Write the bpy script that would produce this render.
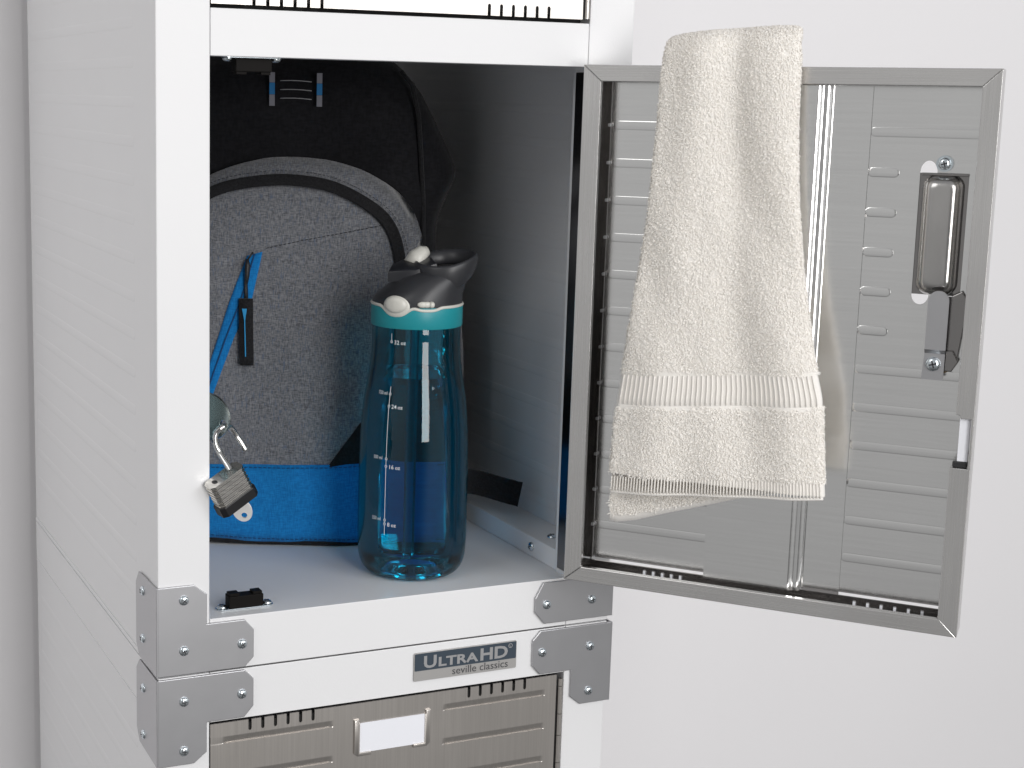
import bpy, bmesh, math, random
import numpy as np
from mathutils import Vector, Matrix
random.seed(3); rng = np.random.default_rng(7)
for o in list(bpy.data.objects): bpy.data.objects.remove(o)
SC = bpy.context.scene; COL = SC.collection
PI = math.pi

# ---------------------------------------------------------------- camera
cam = bpy.data.cameras.new('camera'); co = bpy.data.objects.new('camera', cam); COL.objects.link(co)
co.location = (-.28573, -1.06378, .42167); co.rotation_euler = (1.40435, -.01962, -.40698)
cam.sensor_width = 36; cam.lens = 1562.91 * 36 / 1024
cam.shift_x = 125.67 / 1024; cam.shift_y = -22.14 / 1024
cam.clip_start = .02; cam.clip_end = 60
SC.camera = co

# ---------------------------------------------------------------- world (plain studio surroundings: dim floor, paler walls)
W = bpy.data.worlds.new('World'); SC.world = W; W.use_nodes = True
nt = W.node_tree; nt.nodes.clear()
tc = nt.nodes.new('ShaderNodeTexCoord'); sp = nt.nodes.new('ShaderNodeSeparateXYZ'); rp = nt.nodes.new('ShaderNodeValToRGB')
bg = nt.nodes.new('ShaderNodeBackground'); wo = nt.nodes.new('ShaderNodeOutputWorld')
mr = nt.nodes.new('ShaderNodeMapRange'); mr.inputs[1].default_value = -1; mr.inputs[2].default_value = 1
nt.links.new(tc.outputs['Generated'], sp.inputs[0]); nt.links.new(sp.outputs[2], mr.inputs[0]); nt.links.new(mr.outputs[0], rp.inputs[0])
nt.links.new(rp.outputs[0], bg.inputs[0]); nt.links.new(bg.outputs[0], wo.inputs[0])
e = rp.color_ramp.elements
e[0].position = .0; e[0].color = (.10, .10, .10, 1)
e[1].position = 1.; e[1].color = (.55, .55, .57, 1)
for p_, c_ in ((.22, .34), (.34, .52), (.42, .64), (.49, .71), (.53, .74), (.62, .66)):
    k = e.new(p_); k.color = (c_, c_ * .995, c_ * .99, 1)
bg.inputs[1].default_value = .62
dt = nt.nodes.new('ShaderNodeVectorMath'); dt.operation = 'DOT_PRODUCT'; dt.inputs[1].default_value = (-.28, -.960, 0)
nt.links.new(tc.outputs['Generated'], dt.inputs[0])
dk = nt.nodes.new('ShaderNodeMapRange'); dk.interpolation_type = 'SMOOTHSTEP'; dk.inputs[1].default_value = .87; dk.inputs[2].default_value = .975; dk.inputs[3].default_value = .64; dk.inputs[4].default_value = .14
nt.links.new(dt.outputs['Value'], dk.inputs[0]); nt.links.new(dk.outputs[0], bg.inputs[1])

# ---------------------------------------------------------------- lights
def area(name, loc, target, sx, sy, power, col=(1, 1, 1)):
    l = bpy.data.lights.new(name, 'AREA'); l.shape = 'RECTANGLE'; l.size = sx; l.size_y = sy; l.energy = power; l.color = col
    o = bpy.data.objects.new(name, l); COL.objects.link(o); o.location = loc
    o.rotation_euler = (Vector(target) - Vector(loc)).to_track_quat('-Z', 'Y').to_euler(); return o
area('key_softbox', (.22, -2.2, .66), (.2, 0, .25), .64, 1.6, 27, (1, .985, .97))
area('fill_softbox', (-2.1, -.85, 1.85), (.2, 0, .2), 1.3, 1.3, 12.5, (1, .99, .97))
area('right_softbox', (1.55, -2.35, 1.35), (.7, .3, .3), 1.3, 1.6, 24, (.97, .98, 1))

SC.view_settings.view_transform = 'Standard'; SC.view_settings.look = 'None'
SC.view_settings.exposure = 0; SC.view_settings.gamma = 1
SC.render.engine = 'CYCLES'
cy = SC.cycles
cy.max_bounces = 16; cy.transmission_bounces = 12; cy.transparent_max_bounces = 16; cy.glossy_bounces = 8; cy.diffuse_bounces = 5
cy.use_denoising = True; cy.caustics_refractive = True; cy.caustics_reflective = True
cy.sample_clamp_indirect = 6; cy.blur_glossy = .3

# ---------------------------------------------------------------- materials
def mat(name, col=(.8, .8, .8), rough=.5, metal=0, spec=.5, bump=None, **kw):
    m = bpy.data.materials.new(name); m.use_nodes = True
    b = m.node_tree.nodes['Principled BSDF']
    b.inputs['Base Color'].default_value = (*col, 1); b.inputs['Roughness'].default_value = rough
    b.inputs['Metallic'].default_value = metal; b.inputs['Specular IOR Level'].default_value = spec
    for k, v in kw.items(): b.inputs[k.replace('_', ' ')].default_value = v
    if bump:
        sc, strength, dist = bump[:3]; stretch = bump[3] if len(bump) > 3 else (1, 1, 1)
        n = noise(m, sc, stretch); bp = m.node_tree.nodes.new('ShaderNodeBump')
        bp.inputs['Strength'].default_value = strength; bp.inputs['Distance'].default_value = dist
        m.node_tree.links.new(n.outputs['Fac'], bp.inputs['Height']); m.node_tree.links.new(bp.outputs[0], b.inputs['Normal'])
    return m
def noise(m, scale, stretch=(1, 1, 1), detail=3):
    N = m.node_tree.nodes; L = m.node_tree.links
    t = N.new('ShaderNodeTexCoord'); mp = N.new('ShaderNodeMapping'); mp.inputs['Scale'].default_value = stretch
    n = N.new('ShaderNodeTexNoise'); n.inputs['Scale'].default_value = scale; n.inputs['Detail'].default_value = detail
    L.new(t.outputs['Object'], mp.inputs[0]); L.new(mp.outputs[0], n.inputs['Vector']); return n
def brushed(name, col, rough, stretch, amount=.06, rvar=.12, cvar=.10):
    """brushed sheet metal: fine streaks in roughness, tone and relief"""
    m = mat(name, col, rough, 1); N = m.node_tree.nodes; L = m.node_tree.links; b = N['Principled BSDF']
    n = noise(m, 1, stretch, 4)
    r = N.new('ShaderNodeMapRange'); r.inputs[3].default_value = rough - rvar / 2; r.inputs[4].default_value = rough + rvar / 2
    L.new(n.outputs['Fac'], r.inputs[0]); L.new(r.outputs[0], b.inputs['Roughness'])
    big = noise(m, 9, (1, 1, 1), 2)
    mx = N.new('ShaderNodeMath'); mx.operation = 'ADD'; L.new(n.outputs['Fac'], mx.inputs[0]); L.new(big.outputs['Fac'], mx.inputs[1])
    cr = N.new('ShaderNodeMapRange'); cr.inputs[1].default_value = .6; cr.inputs[2].default_value = 1.4
    cr.inputs[3].default_value = 1 - cvar; cr.inputs[4].default_value = 1 + cvar
    L.new(mx.outputs[0], cr.inputs[0])
    v = N.new('ShaderNodeVectorMath'); v.operation = 'SCALE'; v.inputs[0].default_value = col
    L.new(cr.outputs[0], v.inputs['Scale']); L.new(v.outputs[0], b.inputs['Base Color'])
    bp = N.new('ShaderNodeBump'); bp.inputs['Strength'].default_value = amount; bp.inputs['Distance'].default_value = .0004
    L.new(n.outputs['Fac'], bp.inputs['Height']); L.new(bp.outputs[0], b.inputs['Normal'])
    return m
M = {}
M['wall'] = mat('wall_paint', (.92, .91, .93), .9, bump=(60, .08, .002))
M['white'] = mat('white_powder_coat', (.80, .80, .81), .42, bump=(900, .16, .0005))
M['side_white'] = M['white']
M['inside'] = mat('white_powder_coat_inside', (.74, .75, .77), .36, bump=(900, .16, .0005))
M['bracket'] = brushed('bracket_steel', (.50, .50, .515), .42, (60, 60, 60), .008, .03, .02)
M['steel_h'] = brushed('brushed_steel_horizontal', (.72, .71, .70), .26, (14, 14, 1800), .05)
M['steel_v'] = brushed('brushed_steel_vertical', (.72, .71, .70), .26, (1800, 1800, 14), .05)
M['steel_front'] = brushed('brushed_steel_front', (.62, .585, .55), .33, (1500, 1500, 12), .05)
M['steel_in'] = brushed('sheet_steel_inside', (.82, .82, .815), .16, (14, 14, 500), .015, .06, .04)
M['steel_dark'] = mat('dark_polished_steel', (.30, .29, .285), .16, 1)  # dark tone partly paints dark reflections, on hinge leaf and door frame
M['zinc'] = mat('zinc_screw', (.68, .74, .78), .24, 1)
M['recess'] = mat('recess_shade', (.05, .05, .055), .5, .6)  # near-black painting the shade in screw crosses and padlock gaps
M['black'] = mat('black_rubber', (.018, .018, .019), .5)
M['blackgap'] = mat('gap_shade_black', (.008, .008, .008), .7)  # near-black painting the shade in door gaps and slots
M['card'] = mat('white_card', (.84, .85, .90), .6)
M['catch'] = mat('catch_plastic', (.008, .007, .0065), .55, 0, .08)
M['badge_dark'] = mat('badge_slate', (.055, .075, .10), .38, .3)
M['badge_silver'] = mat('badge_silver', (.42, .41, .40), .4, .3)
M['letter_silver'] = mat('badge_letters_silver', (.55, .55, .56), .3, .7)
M['letter_dark'] = mat('badge_letters_dark', (.06, .06, .065), .45)

def uneven(m, base, amt, sc):
    N = m.node_tree.nodes; L = m.node_tree.links; b = N['Principled BSDF']; n = noise(m, sc, (1, 1, 1), 4)
    r = N.new('ShaderNodeMapRange'); r.inputs[3].default_value = 1 - amt; r.inputs[4].default_value = 1 + amt; L.new(n.outputs['Fac'], r.inputs[0])
    v = N.new('ShaderNodeVectorMath'); v.operation = 'SCALE'; v.inputs[0].default_value = base; L.new(r.outputs[0], v.inputs['Scale']); L.new(v.outputs[0], b.inputs['Base Color'])
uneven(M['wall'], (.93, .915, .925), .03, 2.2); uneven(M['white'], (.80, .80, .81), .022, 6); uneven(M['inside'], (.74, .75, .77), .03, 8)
def fabric(name, c1, c2, c3=None, th=700, el=9, bumpd=.0006, rough=.95, sheen=.3):
    """woven cloth: crossing stretched noises give warp and weft threads"""
    m = mat(name, c1, rough, 0, .2, Sheen_Weight=sheen, Sheen_Roughness=.5); N = m.node_tree.nodes; L = m.node_tree.links; b = N['Principled BSDF']
    a = noise(m, 1, (th, th / 8, th / el), 2); c = noise(m, 1, (th / el, th / 8, th), 2)
    mx = N.new('ShaderNodeMath'); mx.operation = 'ADD'; L.new(a.outputs['Fac'], mx.inputs[0]); L.new(c.outputs['Fac'], mx.inputs[1])
    r = N.new('ShaderNodeValToRGB'); r.color_ramp.elements[0].position = .38; r.color_ramp.elements[1].position = .62
    r.color_ramp.elements[0].color = (*c1, 1); r.color_ramp.elements[1].color = (*c2, 1)
    hm = N.new('ShaderNodeMath'); hm.operation = 'MULTIPLY'; hm.inputs[1].default_value = .5
    L.new(mx.outputs[0], hm.inputs[0]); L.new(hm.outputs[0], r.inputs[0])
    out = r.outputs[0]
    if c3:
        d = noise(m, 1, (th * .6, th / 8, th * .10), 2); q = N.new('ShaderNodeMapRange'); q.inputs[1].default_value = .58; q.inputs[2].default_value = .72
        L.new(d.outputs['Fac'], q.inputs[0]); mix = N.new('ShaderNodeMixRGB'); mix.inputs[2].default_value = (*c3, 1)
        L.new(q.outputs[0], mix.inputs[0]); L.new(out, mix.inputs[1]); out = mix.outputs[0]
    L.new(out, b.inputs['Base Color'])
    bp = N.new('ShaderNodeBump'); bp.inputs['Strength'].default_value = .5; bp.inputs['Distance'].default_value = bumpd
    L.new(mx.outputs[0], bp.inputs['Height']); L.new(bp.outputs[0], b.inputs['Normal'])
    return m
M['grey_cloth'] = fabric('heather_grey_cloth', (.085, .089, .100), (.235, .24, .255), (.10, .125, .18), 1500, 6)
M['blue_cloth'] = fabric('blue_cloth', (.002, .13, .38), (.006, .20, .52), None, 1100, 6, .0003, .8, .15)
M['black_cloth'] = fabric('black_cloth', (.004, .004, .0055), (.010, .010, .0125), None, 500, 3, .0006, .8, .1)
M['webbing'] = fabric('black_webbing', (.006, .006, .007), (.016, .016, .018), None, 900, 2, .0006, .8, .1)
M['reflect_grey'] = mat('reflective_grey_tape', (.20, .20, .23), .6)
M['grey_thread'] = mat('grey_thread', (.30, .30, .31), .6)
M['dark_thread'] = mat('dark_thread', (.03, .03, .035), .8)
M['blue_thread'] = mat('blue_thread', (.002, .05, .16), .8)

# ---------------------------------------------------------------- helpers
def link(name, me, m, parent=None, smooth=False):
    o = bpy.data.objects.new(name, me); COL.objects.link(o)
    if m is not None:
        for x in (m if isinstance(m, (list, tuple)) else [m]): me.materials.append(x)
    if parent is not None: o.parent = parent
    if smooth: me.polygons.foreach_set('use_smooth', [True] * len(me.polygons))
    return o
def bm_obj(name, bm, m, parent=None, smooth=False, recalc=True):
    if recalc: bmesh.ops.recalc_face_normals(bm, faces=bm.faces)
    me = bpy.data.meshes.new(name); bm.to_mesh(me); bm.free(); return link(name, me, m, parent, smooth)
def autosmooth(o, ang=35):
    me = o.data; bm = bmesh.new(); bm.from_mesh(me)
    for ed in bm.edges:
        ed.smooth = not (len(ed.link_faces) == 2 and ed.calc_face_angle(0) > math.radians(ang))
    for f in bm.faces: f.smooth = True
    bm.to_mesh(me); bm.free(); return o
def box(bm, x0, x1, y0, y1, z0, z1, bev=0, seg=2, M4=None, mi=0):
    r = bmesh.ops.create_cube(bm, size=1)
    vs = r['verts']
    for v in vs:
        v.co = Vector(((x0 + x1) / 2 + v.co.x * (x1 - x0), (y0 + y1) / 2 + v.co.y * (y1 - y0), (z0 + z1) / 2 + v.co.z * (z1 - z0)))
        if M4 is not None: v.co = M4 @ v.co
    fs = set(f for v in vs for f in v.link_faces)
    for f in fs: f.material_index = mi
    if bev:
        bmesh.ops.bevel(bm, geom=list(set(ed for v in vs for ed in v.link_edges)), offset=bev, segments=seg, affect='EDGES', profile=.5)
def prism(bm, pts, fn, h0, h1, bev=0, mi=0, bev_top=False):
    """polygon pts (a,b) extruded from h0 to h1; fn(a,b,h) -> xyz"""
    b = [bm.verts.new(fn(a, c, h0)) for a, c in pts]; t = [bm.verts.new(fn(a, c, h1)) for a, c in pts]
    n = len(pts); fs = [bm.faces.new(b), bm.faces.new(t[::-1])]
    for i in range(n): fs.append(bm.faces.new((b[i], b[(i + 1) % n], t[(i + 1) % n], t[i])))
    for f in fs: f.material_index = mi
    if bev:
        bmesh.ops.recalc_face_normals(bm, faces=fs)
        eds = [ed for ed in fs[1].edges]
        bmesh.ops.bevel(bm, geom=eds, offset=bev, segments=2, affect='EDGES', profile=.5)
XZ = lambda a, b, h: Vector((a, h, b))      # h = y
YZ = lambda a, b, h: Vector((h, a, b))
XY = lambda a, b, h: Vector((a, b, h))
def capsule_ridge(bm, p0, p1, half, height, up, seg=8, n=6, mi=0):
    """long raised bead with rounded ends on a flat sheet"""
    p0 = Vector(p0); p1 = Vector(p1); up = Vector(up).normalized(); d = (p1 - p0); L = d.length; d.normalize(); s = up.cross(d)
    rings = []
    for j in range(-1, n + 2):
        pass
    outline = []
    for i in range(seg + 1):
        a = PI / 2 + PI * i / seg; outline.append((math.cos(a), math.sin(a), p0))
    for i in range(seg + 1):
        a = -PI / 2 + PI * i / seg; outline.append((math.cos(a), math.sin(a), p1))
    prev = None
    for k in range(5):
        t = k / 4 * PI / 2
        rr = math.cos(t) * half; hh = math.sin(t) * height
        ring = [bm.verts.new(c + d * (x * rr) + s * (y * rr) + up * hh) for x, y, c in outline] if k < 4 else None
        if k == 4:
            ring = [bm.verts.new(c + d * (x * half * .03) + s * (y * half * .03) + up * hh) for x, y, c in outline]
        if prev:
            m_ = len(ring)
            for i in range(m_):
                f = bm.faces.new((prev[i], prev[(i + 1) % m_], ring[(i + 1) % m_], ring[i])); f.smooth = True; f.material_index = mi
        prev = ring
    f = bm.faces.new(prev); f.smooth = True; f.material_index = mi
def tube(bm, pts, r, seg=10, closed=False, flat=1.0, upv=None, mi=0, caps=True):
    """tube along pts; r may be a list; flat squashes the section along its second axis"""
    P = [Vector(p) for p in pts]; n = len(P); rs = r if isinstance(r, (list, tuple)) else [r] * n
    rings = []; up = Vector(upv) if upv is not None else None; last = None
    for i in range(n):
        a = P[(i - 1) % n] if (closed or i > 0) else P[i]; b = P[(i + 1) % n] if (closed or i < n - 1) else P[i]
        t = (b - a).normalized()
        if up is not None: s = t.cross(up).normalized(); q = s.cross(t).normalized()
        else:
            if last is None: last = Vector((0, 0, 1)) if abs(t.z) < .9 else Vector((1, 0, 0))
            s = t.cross(last).normalized(); q = s.cross(t).normalized(); last = q
        rings.append([bm.verts.new(P[i] + s * math.cos(2 * PI * k / seg) * rs[i] + q * math.sin(2 * PI * k / seg) * rs[i] * flat) for k in range(seg)])
    fs = []
    for i in range(n if closed else n - 1):
        A = rings[i]; B = rings[(i + 1) % n]
        for k in range(seg): fs.append(bm.faces.new((A[k], A[(k + 1) % seg], B[(k + 1) % seg], B[k])))
    if not closed and caps: fs.append(bm.faces.new(rings[0][::-1])); fs.append(bm.faces.new(rings[-1]))
    for f in fs: f.smooth = True; f.material_index = mi
def lathe(bm, prof, seg=64, c=(0, 0, 0), mi=0, cap0=False, cap1=False, shape=None):
    rings = []
    for r, z in prof:
        rings.append([bm.verts.new((c[0] + r * math.cos(2 * PI * k / seg), c[1] + r * math.sin(2 * PI * k / seg), c[2] + z)) for k in range(seg)])
    for A, B in zip(rings, rings[1:]):
        for k in range(seg):
            f = bm.faces.new((A[k], A[(k + 1) % seg], B[(k + 1) % seg], B[k])); f.smooth = True; f.material_index = mi
    if cap0: f = bm.faces.new(rings[0][::-1]); f.smooth = True; f.material_index = mi
    if cap1: f = bm.faces.new(rings[-1]); f.smooth = True; f.material_index = mi
def boolean(o, cut, op='DIFFERENCE'):
    md = o.modifiers.new('b', 'BOOLEAN'); md.operation = op; md.object = cut; md.solver = 'EXACT'
    dg = bpy.context.evaluated_depsgraph_get(); me = bpy.data.meshes.new_from_object(o.evaluated_get(dg))
    o.modifiers.clear(); o.data = me; bpy.data.objects.remove(cut); return o
def tag(o, label, cat, group=None):
    o['label'] = label; o['category'] = cat
    if group: o['group'] = group
    return o
def empty(name, loc=(0, 0, 0), rz=0):
    o = bpy.data.objects.new(name, None); COL.objects.link(o); o.location = loc; o.rotation_euler = (0, 0, rz); o.empty_display_size = .05; return o
def text_mesh(s, size, bold=0, sx=1.0):
    """lettering as a mesh in the XY plane, origin at the left of its baseline"""
    c = bpy.data.curves.new('t', 'FONT'); c.body = s; c.size = size; c.offset = bold; c.resolution_u = 3
    o = bpy.data.objects.new('t', c); COL.objects.link(o)
    dg = bpy.context.evaluated_depsgraph_get(); dg.update()
    me = bpy.data.meshes.new_from_object(o.evaluated_get(dg)); bpy.data.objects.remove(o)
    for v in me.vertices: v.co.x *= sx
    return me
def add_text(bm, s, size, fn, bold=0, sx=1.0, x=0, y=0, mi=0):
    me = text_mesh(s, size, bold, sx); vs = [bm.verts.new(fn(v.co.x + x, v.co.y + y)) for v in me.vertices]
    for p in me.polygons:
        try: f = bm.faces.new([vs[i] for i in p.vertices]); f.material_index = mi
        except ValueError: pass
    w = max(v.co.x for v in me.vertices) if len(me.vertices) else 0
    bpy.data.meshes.remove(me); return w
_screw = {}
def screw(parent, loc, normal, r=.0041, spin=0.4, name='screw'):
    """pan-head screw with a dark cross inlay"""
    if r not in _screw:
        bm = bmesh.new(); lathe(bm, [(r * 1.0, 0), (r * .99, r * .16), (r * .9, r * .34), (r * .68, r * .5), (r * .4, r * .58), (.0001, r * .6)], 24)
        me = bpy.data.meshes.new('screw')
        for a in (0, PI / 2):
            R = Matrix.Rotation(a, 4, 'Z'); box(bm, -r * .52, r * .52, -r * .1, r * .1, r * .35, r * .612, M4=R, mi=1)  # proud dark bars paint the shade of a cross-shaped slot
        bmesh.ops.recalc_face_normals(bm, faces=bm.faces); bm.to_mesh(me); bm.free(); me.materials.append(M['zinc']); me.materials.append(M['recess']); _screw[r] = me
    o = bpy.data.objects.new(name, _screw[r]); COL.objects.link(o)
    q = Vector(normal).to_track_quat('Z', 'Y'); o.rotation_mode = 'XYZ'
    o.rotation_euler = (q.to_matrix() @ Matrix.Rotation(spin, 3, 'Z')).to_euler(); o.location = loc; o.parent = parent; return o

# ================================================================ THE WALL
bm = bmesh.new(); box(bm, -6, 8, .497, .60, -3, 5)
wall = bm_obj('wall', bm, M['wall']); wall['kind'] = 'structure'

# ================================================================ THE LOCKER
Wd, Dp = .381, .4636
XL, XR = .0389, .3418
ZSH, ZHB, ZHT, ZDR = .0408, .4492, .4819, -.0398
ZLO, ZHI = -.36, .86
T = .0012
locker = empty('locker_cabinet', (Wd / 2, Dp / 2, ZLO))
tag(locker, 'tall white steel locker cabinet with grey screwed corner brackets and its steel door standing open', 'locker')
class LP:  # parent helper that keeps world coordinates
    pass
def part(o, parent):
    o.parent = parent
    o.matrix_parent_inverse = parent.matrix_world.inverted() if parent.type != 'EMPTY' else Matrix.Translation(-parent.location)
    return o
def LPart(name, bm, m, smooth=False): return part(bm_obj(name, bm, m, None, smooth), locker)

for nm, z0, z1 in (('upper', .0006, ZHI), ('lower', ZLO, -.0006)):
    # corner posts: folded sheet with a return into the opening and along the side
    for xa, xb, s in ((0, XL, 1), (XR, Wd, -1)):
        bm = bmesh.new(); box(bm, xa, xb, 0, .0205, z0, z1, .0007)
        LPart('corner_post', bm, M['white'])
    # side panels with shallow pressed ribs
    for xs, s in ((0, -1), (Wd, 1)):
        bm = bmesh.new(); a, b = (xs + .0004, xs + .0016) if s < 0 else (xs - .0016, xs - .0004)
        box(bm, a, b, .0207, Dp, z0, z1, .0003)
        k = .0408 + .0285 * (0.55)
        zz = z0 + .045 if nm == 'upper' else z1 - .075
        while z0 + .02 < zz < z1 - .02:
            xo = xs + s * -.0004
            capsule_ridge(bm, (xo, .066, zz), (xo, Dp - .02, zz), .0040, .00018, (s, 0, 0), 6)
            xi = xs - s * .0016
            capsule_ridge(bm, (xi, .060, zz), (xi, Dp - .02, zz), .0040, .0003, (-s, 0, 0), 6)
            zz += .0285 if nm == 'upper' else -.0285
        LPart('side_panel', bm, M['white'])
    bm = bmesh.new(); box(bm, .0018, Wd - .0018, Dp - .0016, Dp - .0002, z0, z1); LPart('back_panel', bm, M['white'])
# side channel lips along the seam
for z0, z1 in ((.0006, .004), (ZDR - .0006, ZDR + .0012)):
    bm = bmesh.new(); box(bm, -.0006, .0003, .0305, Dp - .002, z0, z1, .0003); LPart('seam_lip', bm, M['white'])
bm = bmesh.new(); box(bm, -.0003, .0003, .0305, Dp - .002, ZDR + .0016, -.0008, .0002); LPart('seam_channel', bm, M['white'])
# shelf = front face + floor of the compartment, header, lower header
def rail(name, z0, z1, floor=None, m=None):
    bm = bmesh.new(); box(bm, XL + .0003, XR - .0003, .0004, .0016, z0, z1, .0005)
    if floor is not None:
        zt, d = floor; box(bm, .0022, Wd - .0022, .0018, Dp - .002, zt - .0012, zt, .0003)
    return LPart(name, bm, m or M['white'])
rail('shelf_rail', .0006, ZSH)
bm = bmesh.new(); box(bm, XL + .0006, XR - .0006, .0018, .0208, ZSH - .0018, ZSH - .0002); box(bm, .002, Wd - .002, .0208, Dp - .002, ZSH - .0018, ZSH - .0002)
shelf = LPart('shelf', bm, M['inside'])
rail('lower_rail', ZDR, -.0006)
rail('header_rail', ZHB, ZHT)
bm = bmesh.new(); box(bm, .002, Wd - .002, .0210, Dp - .002, ZHT - .004, ZHT - .0026); box(bm, XL + .0006, XR - .0006, .0018, .0208, ZHT - .004, ZHT - .0026)
box(bm, XL + .0006, XR - .0006, .0018, .030, ZHB + .0002, ZHB + .0014)
LPart('ceiling_panel', bm, M['inside'])
# channels along the foot of the compartment's side walls
for xa, xb, xs in ((.3424, .3792, .3583), (.0018, .0386, .022)):
    bm = bmesh.new(); box(bm, xa, xb, .0208, Dp - .003, ZSH, .0578, .0008)
    c = LPart('foot_channel', bm, M['white'])
    if xa > .3:
        part(screw(None, (.3422, .0630, .0495), (-1, 0, 0), .0040), c); part(screw(None, (.3583, .057, .0579), (0, 0, 1), .0042), c)
# leaf of the piano hinge inside the right jamb
bm = bmesh.new()
box(bm, XR - .0014, XR - .0003, .0025, .0162, ZSH + .004, ZHB - .004, .0003)
LPart('hinge_leaf', bm, M['steel_dark'])
bm = bmesh.new(); box(bm, XR - .0009, XR + .0001, .0170, .0203, ZSH + .002, ZHB - .003, .0003); LPart('jamb_strip', bm, M['inside'])

# corner brackets: front plate, fold, side flange, screws
def bracket(sx, sz):
    X0, X1, c = (-.0009, .0728, .0075)
    ext, arm, inn = .0668, .0376, .0364
    pts = [(X0, .0012), (.0658, .0012), (X1, .0085), (X1, .0300), (.0656, .0382), (inn, .0382), (inn, .0612), (.0266, .0690), (X0, .0690)]
    WB = Wd + .0024
    f = lambda a, b, h: Vector((a if sx > 0 else WB - a, h, b * sz))
    bm = bmesh.new(); prism(bm, pts, f, -.0003, -.0020, .0005)
    fl = [(-.0019, .0012), (.048, .0012), (.0570, .010), (.0570, .058), (.049, .0675), (-.0019, .0690)]
    g = lambda a, b, h: Vector((h if sx > 0 else WB - h, a, b * sz))
    prism(bm, fl, g, -.0004, -.0019, .0004)
    o = LPart('bracket', bm, M['bracket'])
    for a, b in ((.0189, .0196), (.0189, .0582), (.0637, .0196)):
        part(screw(None, f(a, b, -.0020), (0, -1, 0), .0037, random.uniform(0, 1.5)), o)
    for a, b in ((.0355, .0196), (.0355, .0565)):
        part(screw(None, g(a, b, -.0019), (-1 if sx > 0 else 1, 0, 0), .0037, random.uniform(0, 1.5)), o)
    return o
bracket(1, 1); bracket(1, -1)
bracket(-1, -1)
# the upper right bracket is shortened by the door hinge: plain plate
pts = [(-.0025, .0045), (.0615, .0045), (.0705, .0150), (.0705, .0270), (.0635, .0392), (-.0025, .0392)]
bm = bmesh.new(); prism(bm, [(Wd + .0010 - a, b) for a, b in pts][::-1], XZ, -.0003, -.0020, .0005)
box(bm, Wd + .0020, Wd + .0034, -.0019, .057, .0045, .0392, .0003)
o = LPart('bracket', bm, M['bracket'])
for a, b in ((.0189, .0206), (.0610, .0206)): part(screw(None, (Wd + .0022 - a, -.0020, b), (0, -1, 0), .0037, random.uniform(0, 1.5)), o)

# closed steel door fronts below and above
def front_door(name, z0, z1, slot_edge, rib_z, holder):
    xa, xb = .0394, .3345
    # outline with open slots along one edge
    def slots(cs, w=.0028, d=.0078):
        out = []
        for cx in cs: out += [cx - w / 2, cx + w / 2]
        return out
    cs = [.0705 + .01015 * i for i in range(6)] + [.2545 + .0101 * i for i in range(6)]
    pts = []
    ze, d, zo = (z1, -.0085, z0) if slot_edge > 0 else (z0, .0085, z1)
    pts.append((xa, ze))
    for cx in cs:
        pts += [(cx - .0013, ze), (cx - .0013, ze + d * .86), (cx - .0007, ze + d), (cx + .0007, ze + d), (cx + .0013, ze + d * .86), (cx + .0013, ze)]
    pts += [(xb, ze), (xb, zo), (xa, zo)]
    zo = zo if abs(zo - ze) < .02 else ze + 1.25 * d
    pts[-2] = (xb, zo); pts[-1] = (xa, zo)
    bm = bmesh.new(); prism(bm, pts, XZ, .0006, -.0008)
    # pressed grooves: one sheet whose height follows capsule-shaped hollows
    gx = [xa] + [.0485 + .0006 * i for i in range(13)] + [.07, .09, .11] + [.1322 + .0006 * i for i in range(13)] + [.16, .18, .20, .22] + [.2312 + .0006 * i for i in range(13)] + [.26, .28, .30] + [.3178 + .0006 * i for i in range(13)] + [xb]
    za, zb_ = sorted((zo, z0 if slot_edge > 0 else z1)); gz = [za]
    for zr in sorted(rib_z): gz += [zr + .0005 * (i - 10) for i in range(21)]
    gz = [z for z in gz if za <= z <= zb_] + [zb_]
    def hole(x, z):
        best = 1
        for zr in rib_z:
            if abs(z - zr) > .006: continue
            for x0, x1 in ((.0522, .1342), (.2357, .3202)):
                ex = max(0, x0 - x, x - x1) / .004
                if ex >= 1: continue
                dz = z - zr; v_ = (.0040 - dz) / .0050 if dz > -.0010 else 1 - (-.0010 - dz) / .0005
                best = min(best, 1 - max(0, min(1, v_)) * (1 - ex * ex))
        return .0009 * (1 - best)
    rowsv = [[bm.verts.new((x, -.0008 + hole(x, z), z)) for x in gx] for z in gz]
    for A, B in zip(rowsv, rowsv[1:]):
        for i in range(len(gx) - 1): q_ = bm.faces.new((A[i], A[i + 1], B[i + 1], B[i])); q_.smooth = True
    d_ = autosmooth(LPart(name, bm, M['steel_front']), 24)
    bm = bmesh.new(); box(bm, xa + .001, xb - .001, .0012, .012, z0 + .003, z1 - .003)   # black box painting the shade in the door's hollow body
    part(bm_obj('door_hollow_shade', bm, M['blackgap']), d_)
    # black sheet standing in for the shade in the gap round the door
    bm = bmesh.new(); box(bm, XL + .0004, XR - .0004, .0140, .0150, z0 - .004 if slot_edge < 0 else z0, z1 + .002 if slot_edge > 0 else z1)
    part(bm_obj('gap_shade', bm, M['blackgap']), d_)
    # piano hinge
    bm = bmesh.new(); zz = z0 + .0005; zt = z1 - .003; i = 0
    while zz < zt:
        L_ = min(.0185 if i % 2 else .024, zt - zz)
        tube(bm, [(.3382, -.0007, zz), (.3382, -.0007, zz + L_ - .0005)], .0021, 14); zz += L_; i += 1
    part(autosmooth(bm_obj('hinge', bm, M['steel_front'])), d_)
    return d_
low = front_door('lower_door', ZLO + .03, ZDR - .0012, 1, [-.0560 - .0287 * i for i in range(9)], True)
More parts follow.
